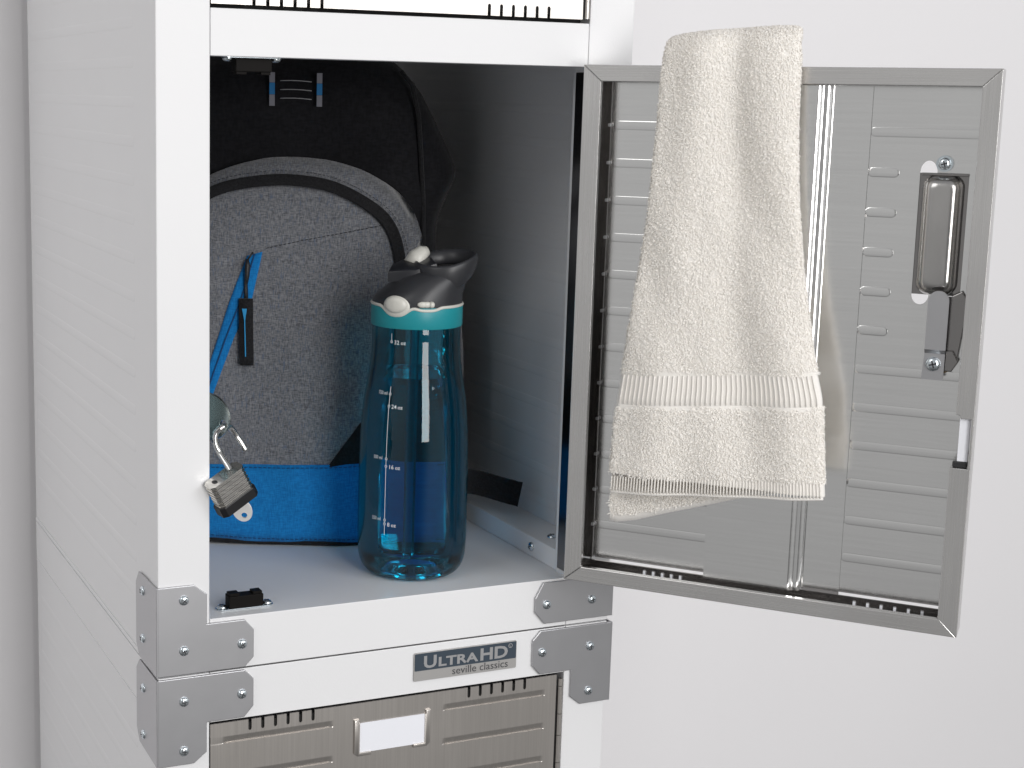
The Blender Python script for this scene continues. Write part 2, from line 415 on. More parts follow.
# label holder and card
for sx_, x_ in ((1, .1552), (-1, .2203)):
    bm = bmesh.new()
    z1_, z0_ = -.0570, -.0840
    P = [(x_ + sx_ * .0075, z1_), (x_, z1_), (x_, z0_), (x_ + sx_ * .013, z0_)]
    w_ = .0030
    # U-shaped folded clip on each end
    prism(bm, [(x_, z1_ + w_), (x_ + sx_ * .004, z1_ + w_), (x_ + sx_ * .004, z1_), (x_ + sx_ * w_ * 1.6, z1_), (x_ + sx_ * w_ * 1.6, z0_ + w_), (x_ + sx_ * .0145, z0_ + w_), (x_ + sx_ * .0145, z0_), (x_ + sx_ * w_, z0_), (x_, z0_ + w_ * .8)], XZ, -.0009, -.0026, .0004)
    autosmooth(part(bm_obj('label_holder', bm, M['steel_front']), low))
bm = bmesh.new(); box(bm, .1585, .2172, -.0016, -.0011, -.0815, -.0572); part(bm_obj('label_card', bm, M['card']), low)
top = front_door('upper_door', ZHT + .0028, ZHI - .03, -1, [ZHT + .022 + .0287 * i for i in range(1, 9)], False)

# badge with its lettering
BX0, BX1, BZ0, BZ1 = .2054, .2963, -.0297, -.0066
bm = bmesh.new(); r_ = .0012
def rrect(x0, x1, z0, z1, r, n=4):
    P = []
    for cx, cz, a0 in ((x1 - r, z1 - r, 0), (x0 + r, z1 - r, PI / 2), (x0 + r, z0 + r, PI), (x1 - r, z0 + r, 1.5 * PI)):
        for i in range(n + 1): a = a0 + PI / 2 * i / n; P.append((cx + r * math.cos(a), cz + r * math.sin(a)))
    return P
prism(bm, rrect(BX0, BX1, BZ0, BZ1, r_), XZ, -.0001, -.0010, .0002)
badge = LPart('badge', bm, M['badge_silver'])
bm = bmesh.new(); prism(bm, rrect(BX0 + .0006, BX1 - .0006, -.0213, BZ1 - .0006, .0008), XZ, -.0010, -.00125)
part(bm_obj('badge_field', bm, M['badge_dark']), badge)
bm = bmesh.new(); f = lambda a, b: Vector((a, -.00145, b))
z_ = -.0192
w = add_text(bm, 'U', .0138, f, .00040, 1.24, .2132, z_); w = w + .2132
w += add_text(bm, 'LTRA', .0104, f, .00034, 1.42, w + .0012, z_) + .0012
w += add_text(bm, 'HD', .0138, f, .00042, 1.26, w + .0010, z_) + .0010
print('badge text end', w)
add_text(bm, '\u00ae', .0050, f, .00010, 1, w + .0004, -.0120)
part(bm_obj('lettering', bm, M['letter_silver'], recalc=False), badge)
bm = bmesh.new(); f = lambda a, b: Vector((a, -.00125, b))
w = add_text(bm, 'seville classics', .0088, f, 0, 1.02, .2385, -.0278); print('seville w', w + .2385)
part(bm_obj('lettering', bm, M['letter_dark'], recalc=False), badge)

# magnetic catches on the shelf and under the header
def catch(x, y, z, s):
    bm = bmesh.new(); A = lambda z0, z1: (z + s * z0, z + s * z1) if s > 0 else (z - z1, z - z0)
    z0, z1 = A(.0012, .0105); box(bm, x - .0135, x + .0135, y - .0055, y + .0055, z0, z1, .0006)
    z0, z1 = A(.0095, .0124); box(bm, x - .0128, x - .0050, y - .0042, y + .0042, z0, z1, .0003); box(bm, x + .0055, x + .0128, y - .0042, y + .0042, z0, z1, .0003)
    o = LPart('magnetic_catch', bm, M['catch'])
    bm = bmesh.new(); z0, z1 = A(.0001, .0008)
    prism(bm, [(x + a, y + b) for a, b in rrect(-.0225, .0225, -.0050, .0050, .0047, 5)], XY, z0, z1)
    part(bm_obj('mounting_plate', bm, M['zinc']), o)
    for dx in (-.0178, .0178): part(screw(None, (x + dx, y, z + s * .0012), (0, 0, s), .0040, .5), o)
catch(.0722, .0195, ZSH, 1); catch(.0735, .0125, ZHB + .0002, -1)

# hasp plate on the left jamb
hp = Matrix.Translation((.0393, .0285, 0)) @ Matrix.Rotation(math.radians(-56), 4, 'Z')
pts = [(0, .2075)] + [(0.0005 + .0285 * max(0, math.cos(a)) ** .75, .1892 + .0183 * math.sin(a)) for a in [PI / 2 * .94 - PI * .94 * i / 18 for i in range(19)]] + [(0, .1709)]
bm = bmesh.new(); prism(bm, pts, lambda a, b, h: hp @ Vector((a, h, b)), -.0014, .0014, .0005)
o = bm_obj('hasp', bm, mat('zinc_dull', (.52, .58, .57), .26, 1))
bm = bmesh.new(); lathe(bm, [(.0001, -.006), (.0036, -.006), (.0036, .006), (.0001, .006)], 20)
for v in bm.verts: v.co = hp @ Vector((.0238 + v.co.x, v.co.z, .1850 + v.co.y))
cut = bm_obj('cut', bm, None); boolean(o, cut); hasp = part(o, locker)
bm = bmesh.new(); box(bm, XL + .0002, XL + .0014, .006, .0290, .1705, .2080, .0003); part(bm_obj('hasp_base', bm, M['zinc']), hasp)

# ================================================================ THE OPEN DOOR
HX, HY, HZ = .32515, -.02146, .04788
ang = 2.30122; dx, dy = -math.cos(ang), -math.sin(ang)
DW, DH, DD = .2959, .4025, .0262
door = empty('x', (HX, HY, HZ), math.atan2(dy, dx))
DM = Matrix.Translation((HX, HY, HZ)) @ Matrix.Rotation(math.atan2(dy, dx), 4, 'Z')
bpy.data.objects.remove(door)
# local: x along the door from the hinge, y into the door (away from the viewer), z up
def dobj(name, bm, m, parent, smooth=False):
    o = bm_obj(name, bm, m, None, smooth)
    o.parent = parent; return o
# frame bars, mitred, with a small rounded outer edge
def bar(outer, inner):
    bm = bmesh.new(); prism(bm, [outer[0], outer[1], inner[1], inner[0]], XZ, .0012, 0, 0)
    return bm
LP_, RP_, BP_, TP_ = .0140, .0124, .0118, .0122
O = [(0, 0), (DW, 0), (DW, DH), (0, DH)]; I = [(LP_, BP_), (DW - RP_, BP_), (DW - RP_, DH - TP_), (LP_, DH - TP_)]
G = .00018
bm = bmesh.new()
box(bm, 0, .0011, .0005, DD, 0, DH, .0002)
odoor = bm_obj('open_door', bm, M['steel_v']); odoor.matrix_world = DM
bpy.context.view_layer.update(); odoor.parent = locker; odoor.matrix_parent_inverse = Matrix.Translation(-locker.location)
# left bar
def rim(outer, inner, m, wall_box, name='frame_bar', extra=None):
    bm = bmesh.new(); prism(bm, [outer[0], outer[1], inner[1], inner[0]], XZ, .0013, 0, .0004)
    if wall_box: box(bm, *wall_box, .0002)
    if extra: extra(bm)
    o = dobj(name, bm, m, odoor); return o
g = G
rim([(0, g), (0, DH - g)], [(LP_, BP_ + g), (LP_, DH - TP_ - g)], M['steel_v'], None)
rim([(g, 0), (DW - g, 0)], [(LP_ + g, BP_), (DW - RP_ - g, BP_)], M['steel_h'], (.0013, DW - .0013, .0014, DD, 0, .0011))
rim([(DW - g, DH), (g, DH)], [(DW - RP_ - g, DH - TP_), (LP_ + g, DH - TP_)], M['steel_h'], (.0013, DW - .0013, .0014, DD, DH - .0011, DH))
# right bar with the notch cut away for the bolt
NZ0, NZ1 = .1240, .1628; XI = DW - RP_
bm = bmesh.new()
prism(bm, [(DW, g), (DW, DH - g), (XI, DH - TP_ - g), (XI, NZ1), (DW - .0095, NZ1 - .0012), (DW - .0095, NZ1 - .003), (DW - .0020, NZ1 - .003), (DW - .0020, NZ0), (XI - .0014, NZ0), (XI - .0014, BP_ + g)], XZ, .0013, 0, .0004)
box(bm, DW - .0011, DW, .0014, DD, 0, DH, .0002)
box(bm, XI - .0014, DW - .0022, .0014, .010, NZ0 - .0012, NZ0)
dobj('frame_bar', bm, M['steel_v'], odoor)
bm = bmesh.new(); box(bm, DW - .0098, DW - .0028, .0035, .0050, .1285, .1600, .0004); dobj('strike_insert', bm, M['card'], odoor)
bm = bmesh.new(); box(bm, DW - .0125, DW - .0026, .0025, .0065, .1243, .1283, .0006); dobj('rubber_stop', bm, M['black'], odoor)
# inner return lips of the frame
bm = bmesh.new()
box(bm, LP_ - .0011, LP_ - .0001, .0014, .0050, BP_ - .001, DH - TP_, .0001)
box(bm, LP_, DW - RP_ - .002, .0014, .0050, BP_ - .0011, BP_ - .0001, .0001)
dobj('inner_lip', bm, M['steel_v'], odoor)
# inner faces of the hollow frame
bm = bmesh.new()
box(bm, .0014, .0160, .0228, .0248, .014, DH - .004, .0003)
dobj('side_channel', bm, M['steel_dark'], odoor)  # darker steel paints the dark reflection in the frame's side wall
for i in range(13):
    bm = bmesh.new(); box(bm, .0145, .0170, .0205, .0227, .3577 - .0287 * i - .0012, .3577 - .0287 * i + .0012, .0005); dobj('channel_tab', bm, M['bracket'], odoor)
bm = bmesh.new(); box(bm, .0014, DW - .002, .0180, .0188, .0016, .0140, .0003)
for cx in [.0608 + .0072 * i for i in range(5)] + [.2215 + .0097 * i for i in range(6)]:
    box(bm, cx - .0013, cx + .0013, .0168, .0179, .0050, .0112, .0003, mi=1)  # white ticks paint the brightness of the open vent slots
dobj('vent_strip', bm, [M['steel_dark'], M['card']], odoor)

# back of the door's front sheet, with beads; openings at the latch
bm = bmesh.new(); Y0, Y1 = .0240, .0250; ZT = DH - .0013; XE = DW - .0014
prism(bm, [(.0162, .0145), (.2400, .0145), (.2400, ZT), (.0162, ZT)], XZ, Y0, Y1)
prism(bm, [(.2400, .0145), (XE, .0145), (XE, .2300), (.2400, .2300)], XZ, Y0, Y1)
prism(bm, [(.2400, .3450), (XE, .3450), (XE, ZT), (.2400, ZT)], XZ, Y0, Y1)
arc_t = [(.2505 + .0058 * math.cos(a), .3300 + .0085 * math.sin(a)) for a in [PI * i / 12 for i in range(13)]]
arc_b = [(.2507 + .0058 * math.cos(a), .2430 + .0070 * math.sin(a)) for a in [PI + PI * i / 12 for i in range(13)]]
hole = [(.2449, .2430)] + arc_t[::-1] + [(.2778, .3300), (.2778, .2430)] + arc_b[::-1]      # latch opening with two round notches
prism(bm, [(.2400, .24302), (.2400, .3450), (XE, .3450), (XE, .2300), (.2400, .2300), (.2400, .2430), (.2449, .2430)] + hole[::-1][0:0] + [q for q in arc_b[1:]] + [(.2778, .2430), (.2778, .3300)] + arc_t + [(.2449, .24302)], XZ, Y0, Y1)
sheet = bm_obj('door_sheet', bm, M['steel_in'])
b2 = bmesh.new(); b2.from_mesh(sheet.data)
for i in range(13):
    zr = .3577 - .0287 * i
    if zr < .03: break
    capsule_ridge(b2, (.0200, .0238, zr), (.1070, .0238, zr), .0034, .00018, (0, -1, 0), 8)
    if .20 < zr < .35: capsule_ridge(b2, (.2120, .0238, zr), (.2270, .0238, zr), .0034, .00026, (0, -1, 0), 8)
    else: capsule_ridge(b2, (.2120, .0238, zr), (.2895, .0238, zr), .0034, .00018, (0, -1, 0), 8)
b2.to_mesh(sheet.data); b2.free()
sheet.parent = odoor
# stiffener: hat channel with a rounded polished bend
prof = [(.1075, .0239), (.1080, .0142), (.1718, .0142)]
def bend(segs):
    for du, an in segs: x_, y_ = prof[-1]; prof.append((x_ + du, y_ + du * math.tan(math.radians(an))))
bend([(.0004, 12), (.0010, 29), (.0012, 33), (.0011, 37), (.0004, 16), (.0022, 2), (.0004, 14), (.0009, 29), (.0010, 33), (.0008, 37), (.0006, 55)])
prof += [(prof[-1][0] + .0004, .0222)]
prof += [(.2090, .0223), (.2091, .0239)]
bm = bmesh.new(); r0 = [bm.verts.new((a, b, .0128)) for a, b in prof]; r1 = [bm.verts.new((a, b, DH - .0128)) for a, b in prof]
for i in range(len(prof) - 1): f = bm.faces.new((r0[i], r0[i + 1], r1[i + 1], r1[i])); f.smooth = True
for rr in (r0, r1): bm.faces.new(rr)
stiff = autosmooth(dobj('stiffener', bm, M['steel_in'], odoor), 30)
bm = bmesh.new(); random.seed(5)
for i in range(9):
    bm = bmesh.new()
    zz = random.uniform(.07, .385); s_ = random.uniform(.0003, .0009)
    zz = .3577 - .0287 * (i + 1) + random.uniform(-.003, .003)
    x_ = .2092 + random.uniform(-.0004, .0009)
    box(bm, x_ - s_ * .6, x_ + s_ * .6, .0228, .0242, zz - s_ * 1.5, zz + s_ * 1.5, s_ * .3)
    dobj('weld_spot', bm, M['steel_dark'], stiff)
# latch: pan of the outside handle, latch tongue, screws, nut
def pan(x0, x1, z0, z1, r, yb, yt, steps=7):
    bm = bmesh.new(); prev = None
    for k in range(steps + 1):
        t = k / steps * PI / 2; ins = (1 - math.cos(t)) * .0085; y = yb + (yt - yb) * math.sin(t)
        ring = [bm.verts.new((a, y, b)) for a, b in rrect(x0 + ins, x1 - ins, z0 + ins, z1 - ins, max(r - ins * .55, .003), 6)]
        if prev:
            n = len(ring)
            for i in range(n): f = bm.faces.new((prev[i], prev[(i + 1) % n], ring[(i + 1) % n], ring[i])); f.smooth = True
        prev = ring
    f = bm.faces.new(prev); f.smooth = True
    return bm
bm = bmesh.new(); box(bm, .2436, .2788, .0256, .0262, .2432, .3298); hb = dobj('handle_backing', bm, M['steel_dark'], odoor)
hpn = dobj('handle_pan', pan(.2470, .2752, .2436, .3288, .0085, .0250, .0140), brushed('drawn_steel', (.50, .49, .48), .22, (30, 30, 30), .02, .1, .12), odoor)
bm = bmesh.new(); box(bm, .2462, .2778, .0205, .0235, .3282, .3302, .0004); dobj('pan_edge', bm, M['steel_dark'], odoor)
def dscrew(x, y, z, r, par): 
    o = screw(None, (x, y, z), (0, -1, 0), r, .3); o.parent = par; return o
bm = bmesh.new(); tube(bm, [(.2610, .0236, .3368), (.2610, .0198, .3368)], .0058, 20)
ws = autosmooth(dobj('washer', bm, M['zinc'], odoor)); dscrew(.2610, .0197, .3368, .0044, ws)
# tongue: rounded plate with a jog, seen from the inside
tp = []
for i in range(13): a = PI * i / 12; tp.append((.2652 + .0071 * math.cos(a), .2410 + .0071 * math.sin(a)))
tp = tp + [(.2581, .2025), (.2723, .2025)][:0]
bm = bmesh.new()
def plate(pts, yf, th=.0013):
    b = [bm.verts.new((x, yf(z), z)) for x, z in pts]; t = [bm.verts.new((x, yf(z) + th, z)) for x, z in pts]; n = len(pts)
    bm.faces.new(b); bm.faces.new(t[::-1])
    for i in range(n): bm.faces.new((b[i], b[(i + 1) % n], t[(i + 1) % n], t[i]))
plate(tp + [(.2581, .2060), (.2723, .2060)], lambda z: .0085)
plate([(.2723, .2060), (.2581, .2060), (.2581, .2030), (.2720, .2030)], lambda z: .0085 + (.2060 - z) * .9)
plate([(.2720, .2030), (.2581, .2030), (.2570, .1850), (.2580, .1840), (.2712, .1840), (.2719, .1850)], lambda z: .0112)
ton = dobj('latch_tongue', bm, M['bracket'], odoor)
dscrew(.2645, .0112, .1955, .0052, ton)
bm = bmesh.new()
P = [(.2735, .2440), (.2795, .2475), (.2830, .2420), (.2835, .2330), (.2800, .2000), (.2740, .1960), (.2700, .2000), (.2700, .2400)]
prism(bm, P, XZ, .0215, .0190, .0005); arm = dobj('latch_arm', bm, M['steel_dark'], odoor)
bm = bmesh.new()
hexp = [(.2725 + .0085 * math.cos(PI / 3 * i), .1975 + .0085 * math.sin(PI / 3 * i)) for i in range(6)]
prism(bm, hexp, XZ, .0225, .0160, .0006); dobj('nut', bm, M['steel_dark'], arm)
bm = bmesh.new(); tube(bm, [(.2675 + .0098 * math.cos(2 * PI * i / 24), .0228, .1972 + .0098 * math.sin(2 * PI * i / 24)) for i in range(24)], .0006, 6, closed=True)
dobj('spring_washer', bm, mat('brass_washer', (.55, .43, .28), .3, 1), arm)
# knuckles of the open door's hinge
bm = bmesh.new(); zz = ZSH + .0065
while zz < ZHB - .006:
    tube(bm, [(.3402, -.0030, zz), (.3402, -.0030, min(zz + .0185, ZHB - .006))], .0019, 12); zz += .0190
LPart('hinge', bm, M['steel_dark'], True)

exec_after = True
# ================================================================ BACKPACK
BL = Matrix.Translation((.169, .161, ZSH)) @ Matrix.Rotation(math.atan2(-.416, .909), 4, 'Z')
def F(s, z):
    return .045 * (max(z, 0) / .3) ** 2 + 5 * max(0, s - .02) ** 2 + 3 * max(0, -.06 - s) ** 2
def wrinkle(s, z):
    return .0012 * math.sin(s * 70 + 2.1 * math.sin(z * 31)) * math.sin(z * 44 + 1.5) + .0009 * math.sin(z * 120 + s * 60) * math.sin(s * 95 + .4)
bag = empty('backpack'); bag.matrix_world = BL
tag(bag, 'grey and black backpack with blue base band and blue diagonal zip, standing inside the locker', 'backpack')
def resample(P, n, closed=True):
    P = [Vector((a, b, 0)) for a, b in P]; 
    if closed: P = P + [P[0]]
    L = [0]
    for a, b in zip(P, P[1:]): L.append(L[-1] + (b - a).length)
    out = []
    for i in range(n):
        t = L[-1] * i / (n if closed else n - 1); k = 0
        while k < len(L) - 2 and L[k + 1] < t: k += 1
        u = (t - L[k]) / max(L[k + 1] - L[k], 1e-9); q = P[k].lerp(P[k + 1], min(u, 1)); out.append((q.x, q.y))
    return out
def smooth_loop(P, it=2):
    for _ in range(it):
        n = len(P); P = [((P[i - 1][0] + 2 * P[i][0] + P[(i + 1) % n][0]) / 4, (P[i - 1][1] + 2 * P[i][1] + P[(i + 1) % n][1]) / 4) for i in range(n)]
    return P
def pillow(outline, yfront, yback, edge, n=140, rings=16, amp=1.0, inset=.86):
    """closed soft volume: front sheet bulges to yfront(s,z), wraps at its outline back to yback"""
    O_ = smooth_loop(resample(outline, n), 1); cx = sum(p[0] for p in O_) / n; cz = sum(p[1] for p in O_) / n
    bm = bmesh.new(); loops = []
    for k in range(1, rings + 1):
        r = k / rings
        ring = []
        for s, z in O_:
            a = cx + (s - cx) * r; b = cz + (z - cz) * r
            y = yfront(a, b) + edge * (1 - math.sqrt(max(0, 1 - (r ** 7)))) + amp * wrinkle(a, b) * (1 - r ** 6)
            ring.append(bm.verts.new((a, y, b)))
        loops.append(ring)
    ctr = bm.verts.new((cx, yfront(cx, cz) + wrinkle(cx, cz) * amp, cz))
    for i in range(n): bm.faces.new((ctr, loops[0][i], loops[0][(i + 1) % n]))
    for k in range(1, 7):
        r = 1 - .10 * (k / 6) ** 2; ring = []
        for s, z in O_:
            a = cx + (s - cx) * r; b = cz + (z - cz) * r
            y0 = yfront(s, z) + edge; ring.append(bm.verts.new((a, y0 + (yback - y0) * k / 6, b)))
        loops.append(ring)
    for A, B in zip(loops, loops[1:]):
        for i in range(n): bm.faces.new((A[i], A[(i + 1) % n], B[(i + 1) % n], B[i]))
    bm.faces.new(loops[-1])
    return bm
body_out = [(-.175, .004), (-.05, .002), (.10, .002), (.128, .03), (.132, .12), (.128, .20), (.112, .245), (.1115, .272), (.122, .300), (.131, .317), (.117, .345), (.107, .366), (.093, .392), (.082, .403), (.070, .416), (.03, .424), (-.06, .424), (-.12, .405), (-.165, .35), (-.178, .2)]
def yb_(s, z):
    t = max(0, min(1, (z - .31) / .07)); t = t * t * (3 - 2 * t)
    return .076 - .024 * t + .30 * max(0, s - .07) ** 1.2 + .010 * max(0, (z - .37) / .06) ** 2
body = bm_obj('main_compartment', pillow(body_out, lambda s, z: yb_(s, z) + .0018 * math.sin(s * 60 + z * 20), .225, .030), M['black_cloth'], bag, True)
# side seam welt and shoulder fold on the black top
bm = bmesh.new()
tube(bm, [(s, yb_(s, z) + .004, z) for s, z in ((.078, .405), (.088, .393), (.094, .368), (.0965, .337), (.0995, .296), (.1005, .259), (.1005, .20))], .0020, 8)
bm_obj('piping', bm, M['webbing'], body, True)
pock = [(-.150, .004), (-.05, .0015), (.06, .001), (.120, .003), (.136, .03), (.1395, .09), (.1400, .150), (.136, .195), (.118, .228), (.1035, .246), (.0996, .2620), (.0944, .2790), (.0852, .2940), (.0702, .3070), (.0467, .3200), (.0202, .3275), (-.0061, .3300), (-.0351, .3295), (-.0634, .3225), (-.0853, .3140), (-.12, .292), (-.145, .25), (-.155, .15)]
pocket = bm_obj('front_pocket', pillow(pock, F, .075, .013, amp=1), M['grey_cloth'], bag, True)
def ribbon(bm, L, R, off, n=40, th=.0008, amp=1, mi=0, f=None):
    """band lying on the pocket between two polylines"""
    f = f or F
    A = resample(L, n, False); B = resample(R, n, False)
    def pt(s, z, o): return bm.verts.new((s, f(s, z) + amp * wrinkle(s, z) + o, z))
    K = 6; rows = []
    for i in range(n):
        row = []
        for k in range(K + 1):
            t = k / K; s = A[i][0] * (1 - t) + B[i][0] * t; z = A[i][1] * (1 - t) + B[i][1] * t
            o = off * (1 - .25 * (2 * t - 1) ** 2); row.append(pt(s, z, o))
        rows.append([pt(*A[i], .002)] + row + [pt(*B[i], .002)])
    for a, b in zip(rows, rows[1:]):
        for k in range(len(a) - 1): f_ = bm.faces.new((a[k], a[k + 1], b[k + 1], b[k])); f_.smooth = True; f_.material_index = mi
    for rr in (rows[0], rows[-1]): bm.faces.new(rr)
def stitches(bm, path, off, step=.0042, ln=.0026, r=.00035, f=None, mi=0):
    f = f or F; L = 0; n = int(sum(math.dist(a, b) for a, b in zip(path, path[1:])) / step); P = resample(path, max(n, 2) * 2, False)
    for i in range(0, len(P) - 1, 2):
        (s0, z0), (s1, z1) = P[i], P[i + 1]; s1 = s0 + (s1 - s0) * 1.25; z1 = z0 + (z1 - z0) * 1.25
        tube(bm, [(s0, f(s0, z0) + wrinkle(s0, z0) + off, z0), (s1, f(s1, z1) + wrinkle(s1, z1) + off, z1)], r, 5, mi=mi)
# covered zip: black piping arch
zc = [(-.135, .245), (-.112, .280), (-.0847, .2991), (-.0679, .3054), (-.0344, .3108), (-.0112, .3112), (.0183, .3076), (.0408, .2983), (.0651, .2831), (.0745, .2694), (.0801, .2522), (.0818, .2352), (.0822, .19), (.0825, .12)]
zcs = zc
def offs(P, d):
    out = []
    for i in range(len(P)):
        a = P[max(i - 1, 0)]; b = P[min(i + 1, len(P) - 1)]; tx, tz = b[0] - a[0], b[1] - a[1]; l = math.hypot(tx, tz)
        out.append((P[i][0] - tz / l * d, P[i][1] + tx / l * d))
    return out
zcs = resample(zcs, 60, False)
for _ in range(3): zcs = [zcs[0]] + [((zcs[i - 1][0] + 2 * zcs[i][0] + zcs[i + 1][0]) / 4, (zcs[i - 1][1] + 2 * zcs[i][1] + zcs[i + 1][1]) / 4) for i in range(1, 59)] + [zcs[-1]]
bm = bmesh.new(); ribbon(bm, offs(zcs, .0048), offs(zcs, -.0048), -.0030, 90); bm_obj('zip_flap', bm, M['webbing'], pocket)
# blue diagonal zip with its slider and pull
bm = bmesh.new(); Lz = [(-.0502, .2463), (-.0637, .2089), (-.0801, .1544), (-.0879, .1303), (-.1000, .0900)]; Rz = [(-.0370, .2500), (-.0450, .2093), (-.0595, .1770), (-.0760, .1303), (-.0880, .0930)]
ribbon(bm, Lz, Rz, -.0014, 40); zb = bm_obj('blue_zip', bm, M['blue_cloth'], pocket)
mid = [((a[0] + b[0]) / 2, (a[1] + b[1]) / 2) for a, b in zip(resample(Lz, 20, False), resample(Rz, 20, False))]
bm = bmesh.new(); tube(bm, [(s, F(s, z) + wrinkle(s, z) - .0017, z) for s, z in mid], .0007, 6); bm_obj('zip_seam', bm, M['blue_thread'], zb, True)
bm = bmesh.new()
P0 = Vector((-.0492, F(-.0492, .236) - .0042, .236))
tube(bm, [P0 + Vector((0, 0, .008)), P0 + Vector((.0004, -.001, .003)), P0 + Vector((0, -.0012, -.006)), P0 + Vector((-.001, -.001, -.013))], [.0022, .0038, .0036, .0028], 12, flat=.6)
tube(bm, [(-.0485, P0.y - .001, .244), (-.0445, P0.y + .001, .250)], .0009, 6)
tube(bm, [P0 + Vector((-.001, -.001, -.010)), P0 + Vector((-.0008, -.0014, -.018)), P0 + Vector((-.0004, -.0012, -.030))], [.0036, .0042, .0052], 12, flat=.4)
bm_obj('slider', bm, M['black'], zb, True)
bm = bmesh.new()
def slab(bm, P, w, th, mi=0):
    rows = []
    for x, y, z in P: rows.append([bm.verts.new((x + a * w, y + b * th, z)) for a, b in ((-1, 0), (-.8, -1), (0, -1.25), (.8, -1), (1, 0), (.8, 1), (-.8, 1))])
    for a, b in zip(rows, rows[1:]):
        for k in range(7): f = bm.faces.new((a[k], a[(k + 1) % 7], b[(k + 1) % 7], b[k])); f.smooth = True; f.material_index = mi
    bm.faces.new(rows[0]); bm.faces.new(rows[-1])
slab(bm, [(-.0496 + .002 * t, F(-.049, .209 - .055 * t) - .0042 - .001 * math.sin(PI * t), .2110 - .056 * t) for t in [i / 10 for i in range(11)]], .0062, .0016)
pl_ = bm_obj('zip_pull', bm, M['webbing'], zb)
bm = bmesh.new()
ys = lambda z: F(-.049, z) - .0092
rows = []
for i in range(13):
    t = i / 12; z = .2030 - .040 * t; w = .0021 * max(.22, 1 - t * 3.2); x = -.0496 + .002 * t - .0006
    rows.append([bm.verts.new((x - w, ys(z) + .0002, z)), bm.verts.new((x + w, ys(z) + .0002, z)), ])
for a, b in zip(rows, rows[1:]): bm.faces.new((a[0], a[1], b[1], b[0]))
bm_obj('blue_mark', bm, mat('blue_print', (.01, .26, .55), .5), pl_)
# stitch rows
bm = bmesh.new(); stitches(bm, [(-.034, .2530), (0, .2607), (.030, .2668), (.064, .2735)], -.0002, .0036)
bm_obj('stitching', bm, M['dark_thread'], pocket); bm = bmesh.new()
stitches(bm, offs(zcs, .0075)[8:48], -.0001, .0036, r=.0003)
bm_obj('stitching', bm, M['dark_thread'], pocket)
# black wedge at the lower corner and blue base band
bm = bmesh.new(); ribbon(bm, [(.0235, .0700), (.0495, .1060), (.070, .128), (.10, .14)], [(.0260, .0690), (.0700, .0690), (.10, .069), (.132, .069)], -.0022, 30)
bm_obj('corner_panel', bm, M['webbing'], pocket)
bm = bmesh.new(); xs = [-.149 + .2845 * i / 30 for i in range(31)]
ztop = lambda s: .0690 + .0025 * (s + .08) / .13; zbot = lambda s: .0050 - .0035 * math.cos((s - .01) * 12) + .001
ribbon(bm, [(s, ztop(s)) for s in xs], [(s, zbot(s)) for s in xs], -.0026, 100)
bb = bm_obj('base_band', bm, M['blue_cloth'], pocket)
bm = bmesh.new()
stitches(bm, [(s, ztop(s) - .0022) for s in xs], -.0027, .0040); bm_obj('stitching', bm, M['blue_thread'], bb); bm = bmesh.new(); stitches(bm, [(s, zbot(s) + .0030) for s in xs], -.0027, .0040)
bm_obj('stitching', bm, M['blue_thread'], bb)
bm = bmesh.new(); tube(bm, [(s, F(s, 0) - .0010, max(zbot(s) - .0012, .0019)) for s in xs], .0019, 8); bm_obj('piping', bm, M['webbing'], bb, True)
# the small woven badge of two bars and three cords on the black top
yb = lambda s, z: yb_(s, z) + .0018 * math.sin(s * 60 + z * 20) - .0022
tape = mat('blue_tape', (.005, .16, .40), .6); bl = None
for x in (-.0316, .0088):
    bm = bmesh.new()
    for z0, z1, mi in ((.3735, .3830, 0), (.3832, .3930, 1), (.3932, .4018, 0)):
        box(bm, x - .0023, x + .0023, yb(x, .385) - .0004, yb(x, .385) + .0010, z0, z1, mi=mi)
    bl = bm_obj('woven_bar', bm, [M['reflect_grey'], tape], body)
for z in (.3948, .3873, .3800):
    bm = bmesh.new()
    tube(bm, [(-.0248 + .027 * t, yb(-.01, .385) - .0008 - .0006 * math.sin(PI * t), z - .0006 * t + .0006 * math.sin(PI * t)) for t in [i / 8 for i in range(9)]], .00042, 6)
    bm_obj('cord', bm, M['grey_thread'], body, True)
# loose strap end lying to the right of the bottle
bm = bmesh.new()
rows = []
for i in range(13):
    t = i / 12; s = .118 + .075 * t; zc_ = .046 - .004 * t + .002 * math.sin(t * 5); y = .045 + .010 * math.sin(t * 4)
    tip = .004 * max(0, t - .9) * 10
    rows.append([bm.verts.new((s - (.004 if k > 0 and t > .95 else 0) * 1, y + b, zc_ + a)) for k, (a, b) in enumerate(((.0115, -.0012), (.0115, .0012), (-.0110, .0012), (-.0110, -.0012)))])
for a, b in zip(rows, rows[1:]):
    for k in range(4): bm.faces.new((a[k], a[(k + 1) % 4], b[(k + 1) % 4], b[k]))
bm.faces.new(rows[0]); bm.faces.new(rows[-1])
bm_obj('strap', bm, M['webbing'], bag)

